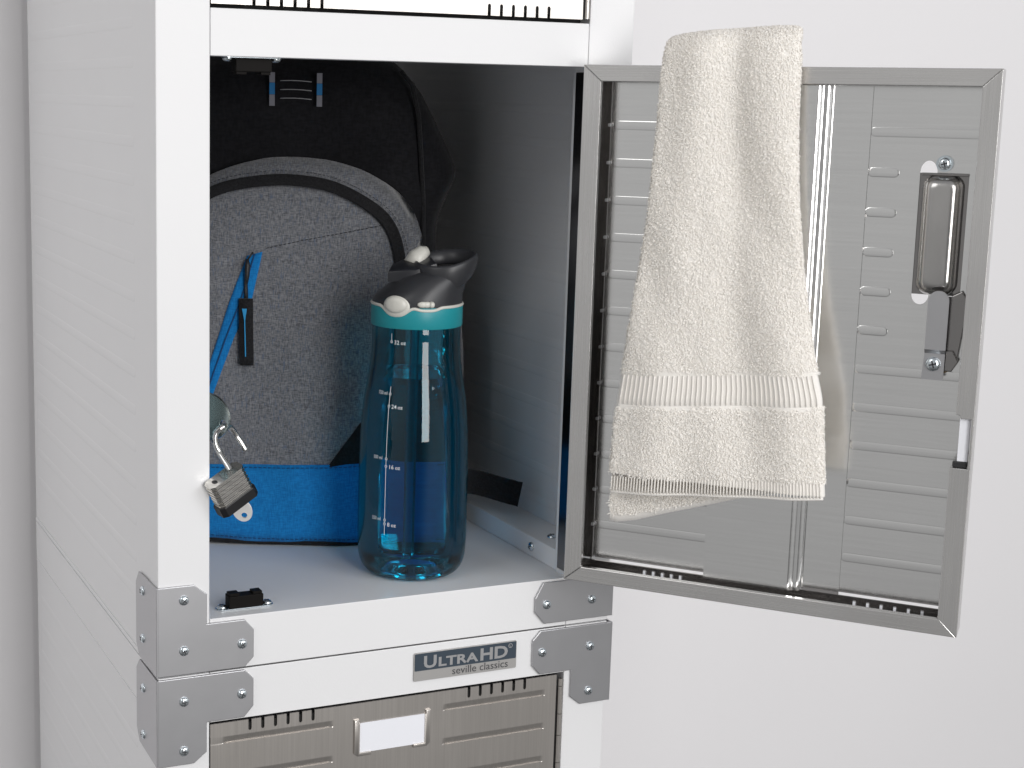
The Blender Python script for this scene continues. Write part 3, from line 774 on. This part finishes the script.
# ================================================================ WATER BOTTLE
bt = Matrix.Translation((.231, .065, ZSH)) @ Matrix.Rotation(math.atan2(-.416, .909), 4, 'Z')   # local -y faces the photographer
bottle = empty('water_bottle'); bottle.matrix_world = bt
tag(bottle, 'translucent teal sports bottle half hiding the backpack, standing on the locker shelf', 'bottle')
def tinted(name, col, rough=.015, gloss_ior=1.6):
    m = bpy.data.materials.new(name); m.use_nodes = True; N = m.node_tree.nodes; L = m.node_tree.links; N.clear()
    out = N.new('ShaderNodeOutputMaterial'); mix = N.new('ShaderNodeMixShader'); tr = N.new('ShaderNodeBsdfTransparent'); gl = N.new('ShaderNodeBsdfGlossy'); fr = N.new('ShaderNodeFresnel')
    tr.inputs[0].default_value = (*col, 1); gl.inputs['Roughness'].default_value = rough; fr.inputs[0].default_value = gloss_ior
    L.new(fr.outputs[0], mix.inputs[0]); L.new(tr.outputs[0], mix.inputs[1]); L.new(gl.outputs[0], mix.inputs[2])
    df = N.new('ShaderNodeBsdfTranslucent'); df.inputs[0].default_value = (.0, .55, .68, 1)
    m2 = N.new('ShaderNodeMixShader'); m2.inputs[0].default_value = .06
    L.new(mix.outputs[0], m2.inputs[1]); L.new(df.outputs[0], m2.inputs[2]); L.new(m2.outputs[0], out.inputs[0]); return m
M['shell'] = tinted('teal_clear_plastic', (.005, .74, .90))
M['straw'] = tinted('clear_straw', (.30, .75, .82), .08)
w_ = bpy.data.materials.new('water'); w_.use_nodes = True; b_ = w_.node_tree.nodes['Principled BSDF']
b_.inputs['Transmission Weight'].default_value = 1; b_.inputs['IOR'].default_value = 1.30; b_.inputs['Roughness'].default_value = 0; b_.inputs['Base Color'].default_value = (.42, .92, 1, 1)
M['water'] = w_
M['lid'] = mat('charcoal_plastic', (.030, .031, .035), .38, bump=(700, .1, .0003))
M['lid_soft'] = mat('soft_black_plastic', (.016, .017, .021), .30)
M['teal'] = mat('teal_plastic', (.012, .26, .30), .38, Subsurface_Weight=.0)
M['ivory'] = mat('ivory_plastic', (.62, .61, .56), .35)
M['print'] = mat('white_print', (.75, .85, .88), .6)
prf = [(.0335, .0008), (.0370, .0022), (.0405, .0060), (.0430, .0120), (.0441, .0200), (.0446, .0350), (.0446, .0600), (.0443, .0900), (.0437, .1100), (.0429, .1250), (.0416, .1410), (.0398, .1530), (.0381, .1630), (.0366, .1740), (.0358, .1830), (.0355, .1920), (.0355, .2050), (.0350, .2120)]
def dense(P, k=4):
    """Catmull-Rom through the profile"""
    out = []
    for i in range(len(P) - 1):
        p0 = P[max(i - 1, 0)]; p1 = P[i]; p2 = P[i + 1]; p3 = P[min(i + 2, len(P) - 1)]
        for j in range(k):
            t = j / k; out.append(tuple(.5 * ((2 * b) + (-a + c) * t + (2 * a - 5 * b + 4 * c - d) * t * t + (-a + 3 * b - 3 * c + d) * t ** 3) for a, b, c, d in zip(p0, p1, p2, p3)))
    out.append(P[-1]); return out
DP = dense(prf)
def rad(z):
    for (r0, z0), (r1, z1) in zip(DP, DP[1:]):
        if z0 <= z <= z1: return r0 + (r1 - r0) * (z - z0) / max(z1 - z0, 1e-9)
    return DP[-1][0]
bm = bmesh.new(); dome = [(.0005, .0085), (.008, .0083), (.013, .0075), (.0155, .0050), (.018, .0030), (.024, .0022), (.0300, .0009)]
lathe(bm, dome + DP, 96); shell = bm_obj('bottle_body', bm, M['shell'], bottle, True, recalc=True)
bm = bmesh.new(); WL = .1650
wp = [(.0005, .0102), (.009, .0100), (.014, .0090), (.0172, .0060), (.0215, .0042), (.030, .0030), (.0345, .0040)] + [(r - .0022, z) for r, z in DP if .006 < z < WL] + [(rad(WL) - .0022, WL), (.0005, WL)]
lathe(bm, wp, 96); bmesh.ops.remove_doubles(bm, verts=bm.verts, dist=.00005)
water = bm_obj('water', bm, M['water'], shell, True); autosmooth(water, 50)
bm = bmesh.new(); tube(bm, [(-.002, -.001, .014), (-.002, 0, .12), (-.001, 0, .211)], .0036, 16, caps=False); 
bm_obj('straw', bm, M['straw'], shell, True)
# printed scale, wrapped round the body
def wrap(phi0, z0, lift=.0003):
    def fn(a, b):
        z = z0 + b; r = rad(z) + lift; ph = phi0 + a / r
        return Vector((r * math.sin(ph), -r * math.cos(ph), z))
    return fn
bm = bmesh.new(); ph0 = math.asin(-.0215 / .0443)
f = wrap(ph0, 0)
def strip(a0, a1, z0, z1, fn=None, n=30):
    fn = fn or f; rows = [[bm.verts.new(fn(a, z0 + (z1 - z0) * i / n)) for a in (a0, a1)] for i in range(n + 1)]
    for A, B in zip(rows, rows[1:]): bm.faces.new((A[0], A[1], B[1], B[0]))
def ringmark(z, fn=None, r=.0011):
    fn = fn or f; n = 14
    A = [bm.verts.new(fn(r * math.cos(2 * PI * i / n), z + r * math.sin(2 * PI * i / n))) for i in range(n)]; B = [bm.verts.new(fn(r * .55 * math.cos(2 * PI * i / n), z + r * .55 * math.sin(2 * PI * i / n))) for i in range(n)]
    for i in range(n): bm.faces.new((A[i], A[(i + 1) % n], B[(i + 1) % n], B[i]))
zs = {'oz24': .1432, 'ml750': .1527, 'oz16': .0953, 'ml500': .1013, 'oz8': .0485, 'ml250': .0517}
ev = sorted(zs.values()); seg = [(.0395, ev[0] - .001)] + [(a + .001, b - .001) for a, b in zip(ev, ev[1:]) if b - a > .0025] + [(ev[-1] + .001, .1585)]
for a, b in seg: strip(-.00022, .00022, a, b)
for z in ev: ringmark(z)
for tx, z in (('24', 'oz24'), ('16', 'oz16'), ('8', 'oz8')):
    w = add_text(bm, tx, .0046, wrap(ph0 + .0022 / .044, zs[z] - .0017), .00002); add_text(bm, 'oz', .0043, wrap(ph0 + (.0022 + w + .0012) / .044, zs[z] - .0017), .00001)
for tx, z in (('750 ml', 'ml750'), ('500 ml', 'ml500'), ('250 ml', 'ml250')):
    add_text(bm, tx, .0040, wrap(ph0 - .0125 / .044, zs[z] - .0010), 0, .82)
ph1 = math.asin(-.0190 / .0355); f1 = wrap(ph1, 0); strip(-.0002, .0002, .1945, .2000, f1, 4); ringmark(.1935, f1)
w = add_text(bm, '32', .0046, wrap(ph1 + .0022 / .0355, .1917), .00002); add_text(bm, 'oz', .0043, wrap(ph1 + (.0022 + w + .0012) / .0355, .1917), .00001)
bm_obj('printed_scale', bm, M['print'], shell, recalc=False)
# collar, ivory trim, lid, button, spout, carry loop
bm = bmesh.new(); lathe(bm, [(.0335, .2042), (.0362, .2040), (.0367, .2048), (.0367, .2195), (.0362, .2210), (.034, .2215)], 80); collar = autosmooth(bm_obj('collar', bm, M['teal'], bottle, True), 40)
def trimz(ph):
    z = .2212
    d1 = (ph - math.radians(-27)) / .30; d2 = (ph - math.radians(14)) / .26
    z -= .0066 * math.exp(-(abs(d1) ** 3.2)) + .0022 * math.exp(-(abs(d2) ** 4)); return z
bm = bmesh.new(); tube(bm, [(.0361 * math.sin(ph), -.0361 * math.cos(ph), trimz(ph)) for ph in [2 * PI * i / 160 - PI for i in range(160)]], .0013, 8, closed=True, flat=1.0)
bm_obj('trim', bm, M['ivory'], collar, True)
# lid: shell that leans over the collar and sweeps up to the loop on the right
bm = bmesh.new()
secs = [(0.000, .0358, .0358, .2185), (0.000, .0362, .0360, .2225), (.0010, .0350, .0352, .2275), (.0045, .0332, .0330, .2330), (.0088, .0308, .0300, .2385), (.0125, .0285, .0265, .2430), (.0150, .0235, .0220, .2462), (.0150, .012, .012, .2474)]
rings = []
for cx, ra, rb, z in secs:
    rings.append([bm.verts.new((cx + ra * math.cos(2 * PI * k / 72), rb * math.sin(2 * PI * k / 72), z + .10 * (cx + ra * math.cos(2 * PI * k / 72)) * ((z - .2205) / .0235))) for k in range(72)])
for A, B in zip(rings, rings[1:]):
    for k in range(72): bm.faces.new((A[k], A[(k + 1) % 72], B[(k + 1) % 72], B[k]))
bm.faces.new(rings[-1])
lid = bm_obj('lid', bm, M['lid'], bottle, True)
# skirt of the lid dips behind the trim: small apron under the button is ivory
def disc(bm, ph, z, ra, rz, depth, r0, tilt=0, mi=0):
    c = Vector((r0 * math.sin(ph), -r0 * math.cos(ph), z)); nrm = Vector((math.sin(ph), -math.cos(ph), 0)); t = Vector((math.cos(ph), math.sin(ph), 0)); prev = None
    for k in range(7):
        q = k / 6 * PI / 2; s = math.cos(q) ** .6 if k < 6 else .02; h = math.sin(q) * depth
        ring = [bm.verts.new(c + t * (ra * s * math.cos(2 * PI * i / 32)) + Vector((0, 0, 1)) * (rz * s * math.sin(2 * PI * i / 32)) + nrm * (h - (ra * s * math.cos(2 * PI * i / 32)) ** 2 / .08)) for i in range(32)]
        if prev:
            for i in range(32): f_ = bm.faces.new((prev[i], prev[(i + 1) % 32], ring[(i + 1) % 32], ring[i])); f_.smooth = True
        prev = ring
    bm.faces.new(prev)
bm = bmesh.new(); disc(bm, math.radians(-27), .2217, .0116, .0085, .0016, .0364); bm_obj('button_surround', bm, M['ivory'], lid)
bm = bmesh.new(); disc(bm, math.radians(-27), .2232, .0098, .0066, .0030, .0375); bm_obj('button', bm, M['ivory'], lid)
bm = bmesh.new()
for ph, ra in ((math.radians(7), .0042), (math.radians(12), .0042)): disc(bm, ph, .2240, ra, .0024, .0020, .0366)
disc(bm, math.radians(18), .2240, .0024, .0026, .0034, .0366)
bm_obj('lock_slider', bm, M['ivory'], lid)
# spout cover (flat wedge) and spout
bm = bmesh.new()
P = [(-.0235, -.0120), (-.0015, -.0170), (.0150, -.0105), (.0105, .0040), (-.0090, .0100), (-.0205, .0020)]
prism(bm, P, lambda a, b, h: Vector((a, b, h + .2440 + .17 * (a + .02) + .30 * (b + .012))), -.005, .0036, .0012)
autosmooth(bm_obj('spout_cover', bm, M['lid_soft'], lid))
bm = bmesh.new(); tube(bm, [(-.0040, .004, .2510), (-.0008, .006, .2572), (.0035, .008, .2605), (.0075, .0095, .2620)], [.0094, .0086, .0072, .0045], 18, flat=.8)
bm_obj('spout', bm, M['ivory'], lid, True)
# loop: broad soft ring, low in front and high at the back
bm = bmesh.new(); n = 64; pts = []; rr_ = []
sec = []
for i in range(n):
    a = 2 * PI * i / n; x = .0220 + .0222 * math.cos(a); y = .0225 * math.sin(a)
    zc_ = .2515 + .0045 * math.sin(a) + .0025 * math.cos(a) - .004 * max(0, -math.sin(a)) ** 2
    hh = .0060 + .0045 * max(0, -math.sin(a)) + .0016 * max(0, math.cos(a)); th = .0030
    c = Vector((x, y, zc_)); nr = Vector((math.cos(a), math.sin(a), 0))
    slope = .35
    sec.append([bm.verts.new(c + nr * (th * math.cos(q) + slope * hh * math.sin(q) * .6) + Vector((0, 0, hh * math.sin(q)))) for q in [2 * PI * k / 14 for k in range(14)]])
for i in range(n):
    A, B = sec[i], sec[(i + 1) % n]
    for k in range(14): bm.faces.new((A[k], A[(k + 1) % 14], B[(k + 1) % 14], B[k]))
bm_obj('carry_loop', bm, M['lid'], lid, True)

# ================================================================ PADLOCK
lock = empty('padlock', (.0535, .008, .118))
tag(lock, 'open laminated steel padlock with black bumper hanging from the hasp', 'padlock')
e1 = Vector((.909, -.416, 0)); e3 = Vector((-.40, -.875, .27)).normalized(); e2 = e3.cross(e1).normalized()
def V3(a, b, c): return e1 * a + e2 * b + e3 * c
ax = V3(.355, -.745, -.565).normalized(); bx = V3(.70, .66, -.318); bx = (bx - ax * bx.dot(ax)).normalized(); cx_ = ax.cross(bx).normalized()
if cx_.dot(e3) < 0: cx_ = -cx_
C0 = Vector((.0470, -.0075, .1512))
def lfp(a, b, h): return C0 + bx * a + cx_ * b + ax * h - lock.location
KS = .86
foot = [(-.0175, -.0050), (-.0140, -.0085), (.0140, -.0085), (.0175, -.0050), (.0175, .0050), (.0140, .0085), (-.0140, .0085), (-.0175, .0050)]
M['lock'] = brushed('laminated_steel', (.72, .70, .66), .22, (90, 90, 700), .05, .1, .3)
bm = bmesh.new(); h = 0
sc_ = lambda k: [(a * k * KS, b * k * KS) for a, b in foot]
for i in range(13):
    prism(bm, sc_((1.0, .972)[i % 2]), lfp, h, h + .00134, .0003); h += .00152
lockb = bm_obj('lock_body', bm, M['lock'], lock)
bm = bmesh.new(); prism(bm, sc_(.96), lfp, .0001, h); bm_obj('shade_core', bm, M['recess'], lockb)  # dark filler painting the shade between the plates
bm = bmesh.new(); prism(bm, sc_(1.08), lfp, h + .0068, h - .0012, .0008); bm_obj('bumper', bm, mat('bumper_black', (.006, .006, .007), .45), lockb)
bm = bmesh.new(); prism(bm, sc_(.80), lfp, h + .0066, h + .0080, .0005); bm_obj('base_plate', bm, M['lock'], lockb)
bm = bmesh.new(); tube(bm, [lfp(-.0085, .0005, -.0003), lfp(-.0085, .0005, .0002)], .0030, 16, flat=.55); bm_obj('shackle_hole_shade', bm, M['recess'], lockb)  # thin dark disc painting the shade of the empty shackle hole
bm = bmesh.new()
ent = lfp(.0065, 0, .004) + lock.location
sp_ = [ent, ent + (Vector((.0500, .004, .1620)) - ent) * .55, Vector((.0487, .0070, .1640)), Vector((.0462, .0085, .1700)), Vector((.0455, .0090, .1755)), Vector((.0470, .0090, .1800)), Vector((.0498, .0082, .1824)), Vector((.0528, .0090, .1834)), Vector((.0562, .0118, .1826)), Vector((.0598, .0142, .1802)), Vector((.0640, .0165, .1745)), Vector((.0675, .0150, .1690)), Vector((.0708, .0140, .1632))]
def crs(P, k=5):
    out = []
    for i in range(len(P) - 1):
        p0 = P[max(i - 1, 0)]; p1 = P[i]; p2 = P[i + 1]; p3 = P[min(i + 2, len(P) - 1)]
        for j in range(k):
            t = j / k; out.append(.5 * ((2 * p1) + (-p0 + p2) * t + (2 * p0 - 5 * p1 + 4 * p2 - p3) * t * t + (-p0 + 3 * p1 - 3 * p2 + p3) * t ** 3))
    out.append(P[-1]); return out
tube(bm, [p - lock.location for p in crs(sp_)], .0024, 14)
bm_obj('shackle', bm, mat('shackle_steel', (.66, .66, .65), .16, 1), lock, True)
# key in the bottom of the lock
key = empty('key', (.0615, .002, .112)); tag(key, 'small bright round-headed key sticking out of the bottom of the padlock', 'key')
kc = C0 + ax * (h + .0138) + bx * (.0006); 
def kf(a, b, hh): return kc + (ax * .92 - bx * .0) * a + bx * b + cx_ * hh - key.location
kd = (ax * .8 + V3(.35, -.9, 0) * .4).normalized(); kw = V3(.85, .35, .15).normalized(); kw = (kw - kd * kw.dot(kd)).normalized(); kn = kd.cross(kw)
def kf(a, b, hh): return kc + kd * a + kw * b + kn * hh - key.location
bm = bmesh.new(); prism(bm, [(.0092 * math.cos(2 * PI * i / 32), .0072 * math.sin(2 * PI * i / 32)) for i in range(32)], kf, -.0008, .0008, .0003)
ko = bm_obj('key_head', bm, mat('nickel', (.90, .89, .87), .5, .5), None)
bm = bmesh.new(); prism(bm, [(.0042 + .0022 * math.cos(2 * PI * i / 20), .0022 * math.sin(2 * PI * i / 20)) for i in range(20)], kf, -.004, .004)
boolean(ko, bm_obj('cut', bm, None)); ko.parent = key
bm = bmesh.new(); prism(bm, [(-.0085, -.0028), (-.0085, .0028), (-.0180, .0028), (-.0180, -.0028)], kf, -.0007, .0007); bm_obj('key_blade', bm, ko.data.materials[0] if ko.data.materials else M['zinc'], key)

# ================================================================ TOWEL over the door's top edge
tm = mat('terry_cotton', (.99, .962, .92), .95, 0, .1, Sheen_Weight=.5, Sheen_Roughness=.6)
_N = tm.node_tree.nodes; _L = tm.node_tree.links; _t = _N.new('ShaderNodeBsdfTranslucent'); _t.inputs[0].default_value = (.97, .93, .87, 1)
_m = _N.new('ShaderNodeMixShader'); _m.inputs[0].default_value = .18; _o = _N['Material Output']
_L.new(_N['Principled BSDF'].outputs[0], _m.inputs[1]); _L.new(_t.outputs[0], _m.inputs[2]); _L.new(_m.outputs[0], _o.inputs[0])
towel = empty('towel'); towel.matrix_world = DM @ Matrix.Translation((.11, 0, DH))
tag(towel, 'folded cream terry towel draped over the top of the open locker door', 'towel')
TO = Vector((.11, 0, DH))
def interp(x, X, Y): return float(np.interp(x, X, Y))
# front fall: arc length q runs from the top fold (0) down to the hem (1)
QV = [(-.004, 0.0)]
def edges(v):
    l = interp(v, [.05, .085, .15, .22, .30, .36, .40, .418, .44], [.0430, .0432, .0450, .0535, .0615, .0640, .0640, .0650, .0720])
    r = interp(v, [.05, .096, .105, .170, .203, .26, .31, .36, .407, .44], [.2020, .2020, .2012, .1950, .1860, .1750, .1685, .1640, .1620, .1540])
    return l, r
# path (depth y, height v) : hem front -> over the bar -> behind
path = [(-.0290, .0990), (-.0280, .13), (-.0260, .18), (-.0225, .25), (-.0185, .32), (-.0155, .37), (-.0125, .3960), (-.0070, .4135), (.0040, .4190), (.0150, .4185), (.0270, .4125), (.0350, .400), (.0385, .36), (.0395, .28), (.0400, .20), (.0400, .13)]
def catm(P, k):
    out = []
    for i in range(len(P) - 1):
        p0 = P[max(i - 1, 0)]; p1 = P[i]; p2 = P[i + 1]; p3 = P[min(i + 2, len(P) - 1)]
        for j in range(k):
            t = j / k; out.append(tuple(.5 * ((2 * b) + (-a + c) * t + (2 * a - 5 * b + 4 * c - d) * t * t + (-a + 3 * b - 3 * c + d) * t ** 3) for a, b, c, d in zip(p0, p1, p2, p3)))
    out.append(P[-1]); return out
cp = catm(path, 14); NP = len(cp); NS = 150
def und(u, v):   # folds of the front fall, growing downwards
    k = .42 - v
    vc = .117 + .075 * k; rc = .094 - .055 * k
    valley = -.0042 * math.exp(-((u - vc) / (.010 + .02 * k)) ** 2) * interp(v, [.10, .2, .40, .43], [.35, .8, 1, .5])
    ridge = .0034 * math.exp(-((u - rc) / (.013 + .03 * k)) ** 2)
    edge_ = .0020 * math.exp(-((u - (.148 + .09 * k)) / .014) ** 2)
    small = .0007 * math.sin(u * 120 + v * 40 + 1.2 * math.sin(v * 23)) + .0006 * math.sin(v * 47 + u * 70)
    return valley + ridge + edge_ + small
verts = []; TH = .0062
for i, (y, v) in enumerate(cp):
    a = cp[max(i - 1, 0)]; b = cp[min(i + 1, NP - 1)]; ty, tv = b[0] - a[0], b[1] - a[1]; l = math.hypot(ty, tv) or 1; ny, nv = -tv / l, ty / l  # outward
    if i <= NP * .5 and ny > 0 and tv > 0: ny, nv = -abs(ny), nv
    L_, R_ = edges(v)
    back = max(0, min(1, (y - .004) / .03))
    L_ += .004 * back; R_ -= .012 * back
    topl = math.exp(-((y - .006) / .02) ** 2) if v > .39 else 0
    for j in range(NS):
        q = 2 * PI * j / NS; cq, sq = math.cos(q), math.sin(q)
        ex = .16
        e = lambda x: math.copysign(abs(x) ** (.32), x)
        u = (L_ + R_) / 2 + (R_ - L_) / 2 * (math.copysign(abs(cq) ** .85, cq)); hgt = TH * e(sq)
        w = und(u, v) if back < .5 else 0
        lift = topl * (.0070 * (u - .07) / .09)
        oy = (-w) if ny < 0 else 0
        verts.append((u, y + ny * hgt + oy * (1 if sq > -.2 or True else 0), v + nv * hgt + lift - .0))
faces = []
for i in range(NP - 1):
    for j in range(NS):
        a = i * NS + j; b = i * NS + (j + 1) % NS; faces.append((a, b, b + NS, a + NS))
faces.append(tuple(range(NS))[::-1]); faces.append(tuple((NP - 1) * NS + j for j in range(NS)))
# second layer peeping out below the front hem
n0 = len(verts)
S2 = [(.0410, .0580, -.0180), (.0460, .0575, -.0182), (.0610, .0610, -.0184), (.0860, .0700, -.0188), (.1160, .0800, -.0190), (.1510, .0920, -.0192), (.1970, .1020, -.0195)]
S2 = [tuple(float(np.interp(t, np.linspace(0, 1, len(S2)), [s[k] for s in S2])) for k in range(3)) for t in np.linspace(0, 1, 40)]
K2 = 12
for u, v, y in S2:
    for k in range(K2 + 1):
        t = k / K2; vv = v + (.125 - v) * t; uu = u + (.0 if u > .06 else .002 * t); verts.append((uu, y - .0032 * math.sin(PI * min(1, t * 3 + .12) / 2) , vv))
    for k in range(K2 + 1):
        t = 1 - k / K2; vv = v + (.125 - v) * t; verts.append((u, y + .0026, vv))
R2 = 2 * (K2 + 1); f2a = len(faces)
for i in range(len(S2) - 1):
    for k in range(R2): a = n0 + i * R2 + k; b = n0 + i * R2 + (k + 1) % R2; faces.append((a, b, b + R2, a + R2))
faces.append(tuple(n0 + k for k in range(R2))); faces.append(tuple(n0 + (len(S2) - 1) * R2 + k for k in range(R2))[::-1])
V = np.array(verts); base_n = len(V)
# where the pile is cut: dobby border and hems (height measured along the skewed weft)
def weft(u, v): return v - .085 * (u - .042)         # lines of weft rise to the right
Vw = weft(V[:, 0], V[:, 1 + 1])
# ribs on the flat woven bands
for i in range(base_n):
    u, y, v = V[i]; wv = Vw[i]
    if y < -.0265 and i < n0:
        if .1500 < wv < .1745: V[i, 1] += .0006
        elif .0835 < wv < .0945 + .003: V[i, 1] += .0004
me = bpy.data.meshes.new('terry'); bmt = bmesh.new()
vv = [bmt.verts.new(p - np.array(TO)) for p in V]
for f_ in faces:
    try: q = bmt.faces.new([vv[k] for k in f_]); q.smooth = True
    except ValueError: pass
bmesh.ops.recalc_face_normals(bmt, faces=bmt.faces)
# tufts
bmt.faces.ensure_lookup_table(); tv = []; tf = []; NT = 0
Fq = [f_ for f_ in bmt.faces if len(f_.verts) == 4]
A_ = np.array([f_.calc_area() for f_ in Fq]); cen = np.array([f_.calc_center_median() for f_ in Fq]) + np.array(TO)
vis = np.ones(len(Fq)); wv = weft(cen[:, 0], cen[:, 2])
isfront = cen[:, 1] < -.002
band = (isfront & (((wv > .1495) & (wv < .1750)) | (wv < .0965) & (cen[:, 1] < -.0228)))
vis[band] = 0
vis[(cen[:, 1] > .030)] = .25
# second layer: hem strip along its slanted edge is flat
lay2 = (cen[:, 1] < -.0145) & (cen[:, 1] > -.0235) & (cen[:, 2] < .125)
ev2 = np.interp(cen[:, 0], [s[0] for s in S2], [s[1] for s in S2])
vis[lay2 & (cen[:, 2] < ev2 + .0048)] = 0
P_ = A_ * vis; P_ = P_ / P_.sum(); NTU = 135000
idx = rng.choice(len(Fq), NTU, p=P_)
co_ = np.zeros((NTU, 3)); nr_ = np.zeros((NTU, 3)); bar = rng.random((NTU, 2))
for k, i in enumerate(idx):
    f_ = Fq[i]; c = [v_.co for v_ in f_.verts]; a, b = bar[k]
    p = c[0].lerp(c[1], a).lerp(c[3].lerp(c[2], a), b); co_[k] = p; nr_[k] = f_.normal
bmt.to_mesh(me); bmt.free()
tan = rng.normal(size=(NTU, 3)); tan -= nr_ * (tan * nr_).sum(1)[:, None]; tan /= np.linalg.norm(tan, axis=1)[:, None] + 1e-9
bit = np.cross(nr_, tan); ln = rng.uniform(.0010, .0025, NTU)[:, None]; wd = rng.uniform(.00028, .00050, NTU)[:, None]
lean = tan * rng.uniform(.2, .9, (NTU, 1)); grav = np.array([0, 0, -.35])
p0 = co_ - nr_ * .0003; p1 = co_ + (nr_ * .42 + lean * .6) * ln; p2 = co_ + (nr_ * .58 + lean * 1.2 + grav * .5) * ln; p3 = co_ + (nr_ * .25 + lean * 1.7 + grav) * ln
TV = np.stack([p0 - bit * wd, p0 + bit * wd, p1 + bit * wd, p1 - bit * wd, p2 + bit * wd * .9, p2 - bit * wd * .9, p3 + bit * wd * .5, p3 - bit * wd * .5], 1).reshape(-1, 3)
k8 = np.arange(NTU)[:, None] * 8
TF = np.concatenate([k8 + np.array([[0, 1, 2, 3]]), k8 + np.array([[3, 2, 4, 5]]), k8 + np.array([[5, 4, 6, 7]])], 0)
m2 = bpy.data.meshes.new('pile'); m2.vertices.add(len(TV)); m2.vertices.foreach_set('co', TV.ravel().astype(np.float32))
m2.loops.add(len(TF) * 4); m2.loops.foreach_set('vertex_index', TF.ravel().astype(np.int32)); m2.polygons.add(len(TF))
m2.polygons.foreach_set('loop_start', (np.arange(len(TF)) * 4).astype(np.int32)); m2.polygons.foreach_set('loop_total', np.full(len(TF), 4, np.int32))
m2.update(calc_edges=True); m2.validate()
# cloth and pile are one piece of terry: join them into a single mesh
bj = bmesh.new(); bj.from_mesh(me); bj.from_mesh(m2); 
for f_ in bj.faces: f_.smooth = True
bj.to_mesh(me); bj.free(); bpy.data.meshes.remove(m2)
cloth = link('terry_cloth', me, tm, towel)
# woven cords across the dobby border and the hem
def front_surface(u, wv_):
    v = wv_ + .085 * (u - .042); y = interp(v, [c[1] for c in cp[:90]], [c[0] for c in cp[:90]])
    L_, R_ = edges(v); t = max(-1, min(1, (u - (L_ + R_) / 2) / ((R_ - L_) / 2)))
    cq = math.copysign(abs(t) ** (1 / .85), t); sq = math.sqrt(max(0, 1 - cq * cq))
    return Vector((u, y - TH * sq ** .32 - und(u, v), v))
bm = bmesh.new()
def cords(w0, w1, step, r, lo=.0015, inset=.0018):
    L0, R0 = edges(w0 + .005); n = int((R0 - L0) / step)
    for i in range(n):
        t = (i + .5) / n; P = []
        for k in range(5):
            wv_ = w0 + (w1 - w0) * k / 4; L_, R_ = edges(wv_ + .085 * ((L0 + (R0 - L0) * t) - .042)); u = L_ + .001 + (R_ - L_ - .002) * t
            p = front_surface(u, wv_); p.y += inset - .0006; P.append(p - TO)
        tube(bm, P, r, 8, flat=.24)
cords(.1515, .1735, .0036, .0023); cords(.0850, .0965, .0023, .0017, inset=.0014)
for w0 in (.1500, .1748, .0845):
    L_, R_ = edges(w0 + .004); P = []
    for i in range(60):
        t = i / 59; u = L_ + .001 + (R_ - L_ - .002) * t; v = w0 + .085 * (u - .042); p = front_surface(u, w0); p.y += .0012; P.append(p - TO)
    tube(bm, P, .0012, 6)
bm_obj('woven_border', bm, tm, towel, True)
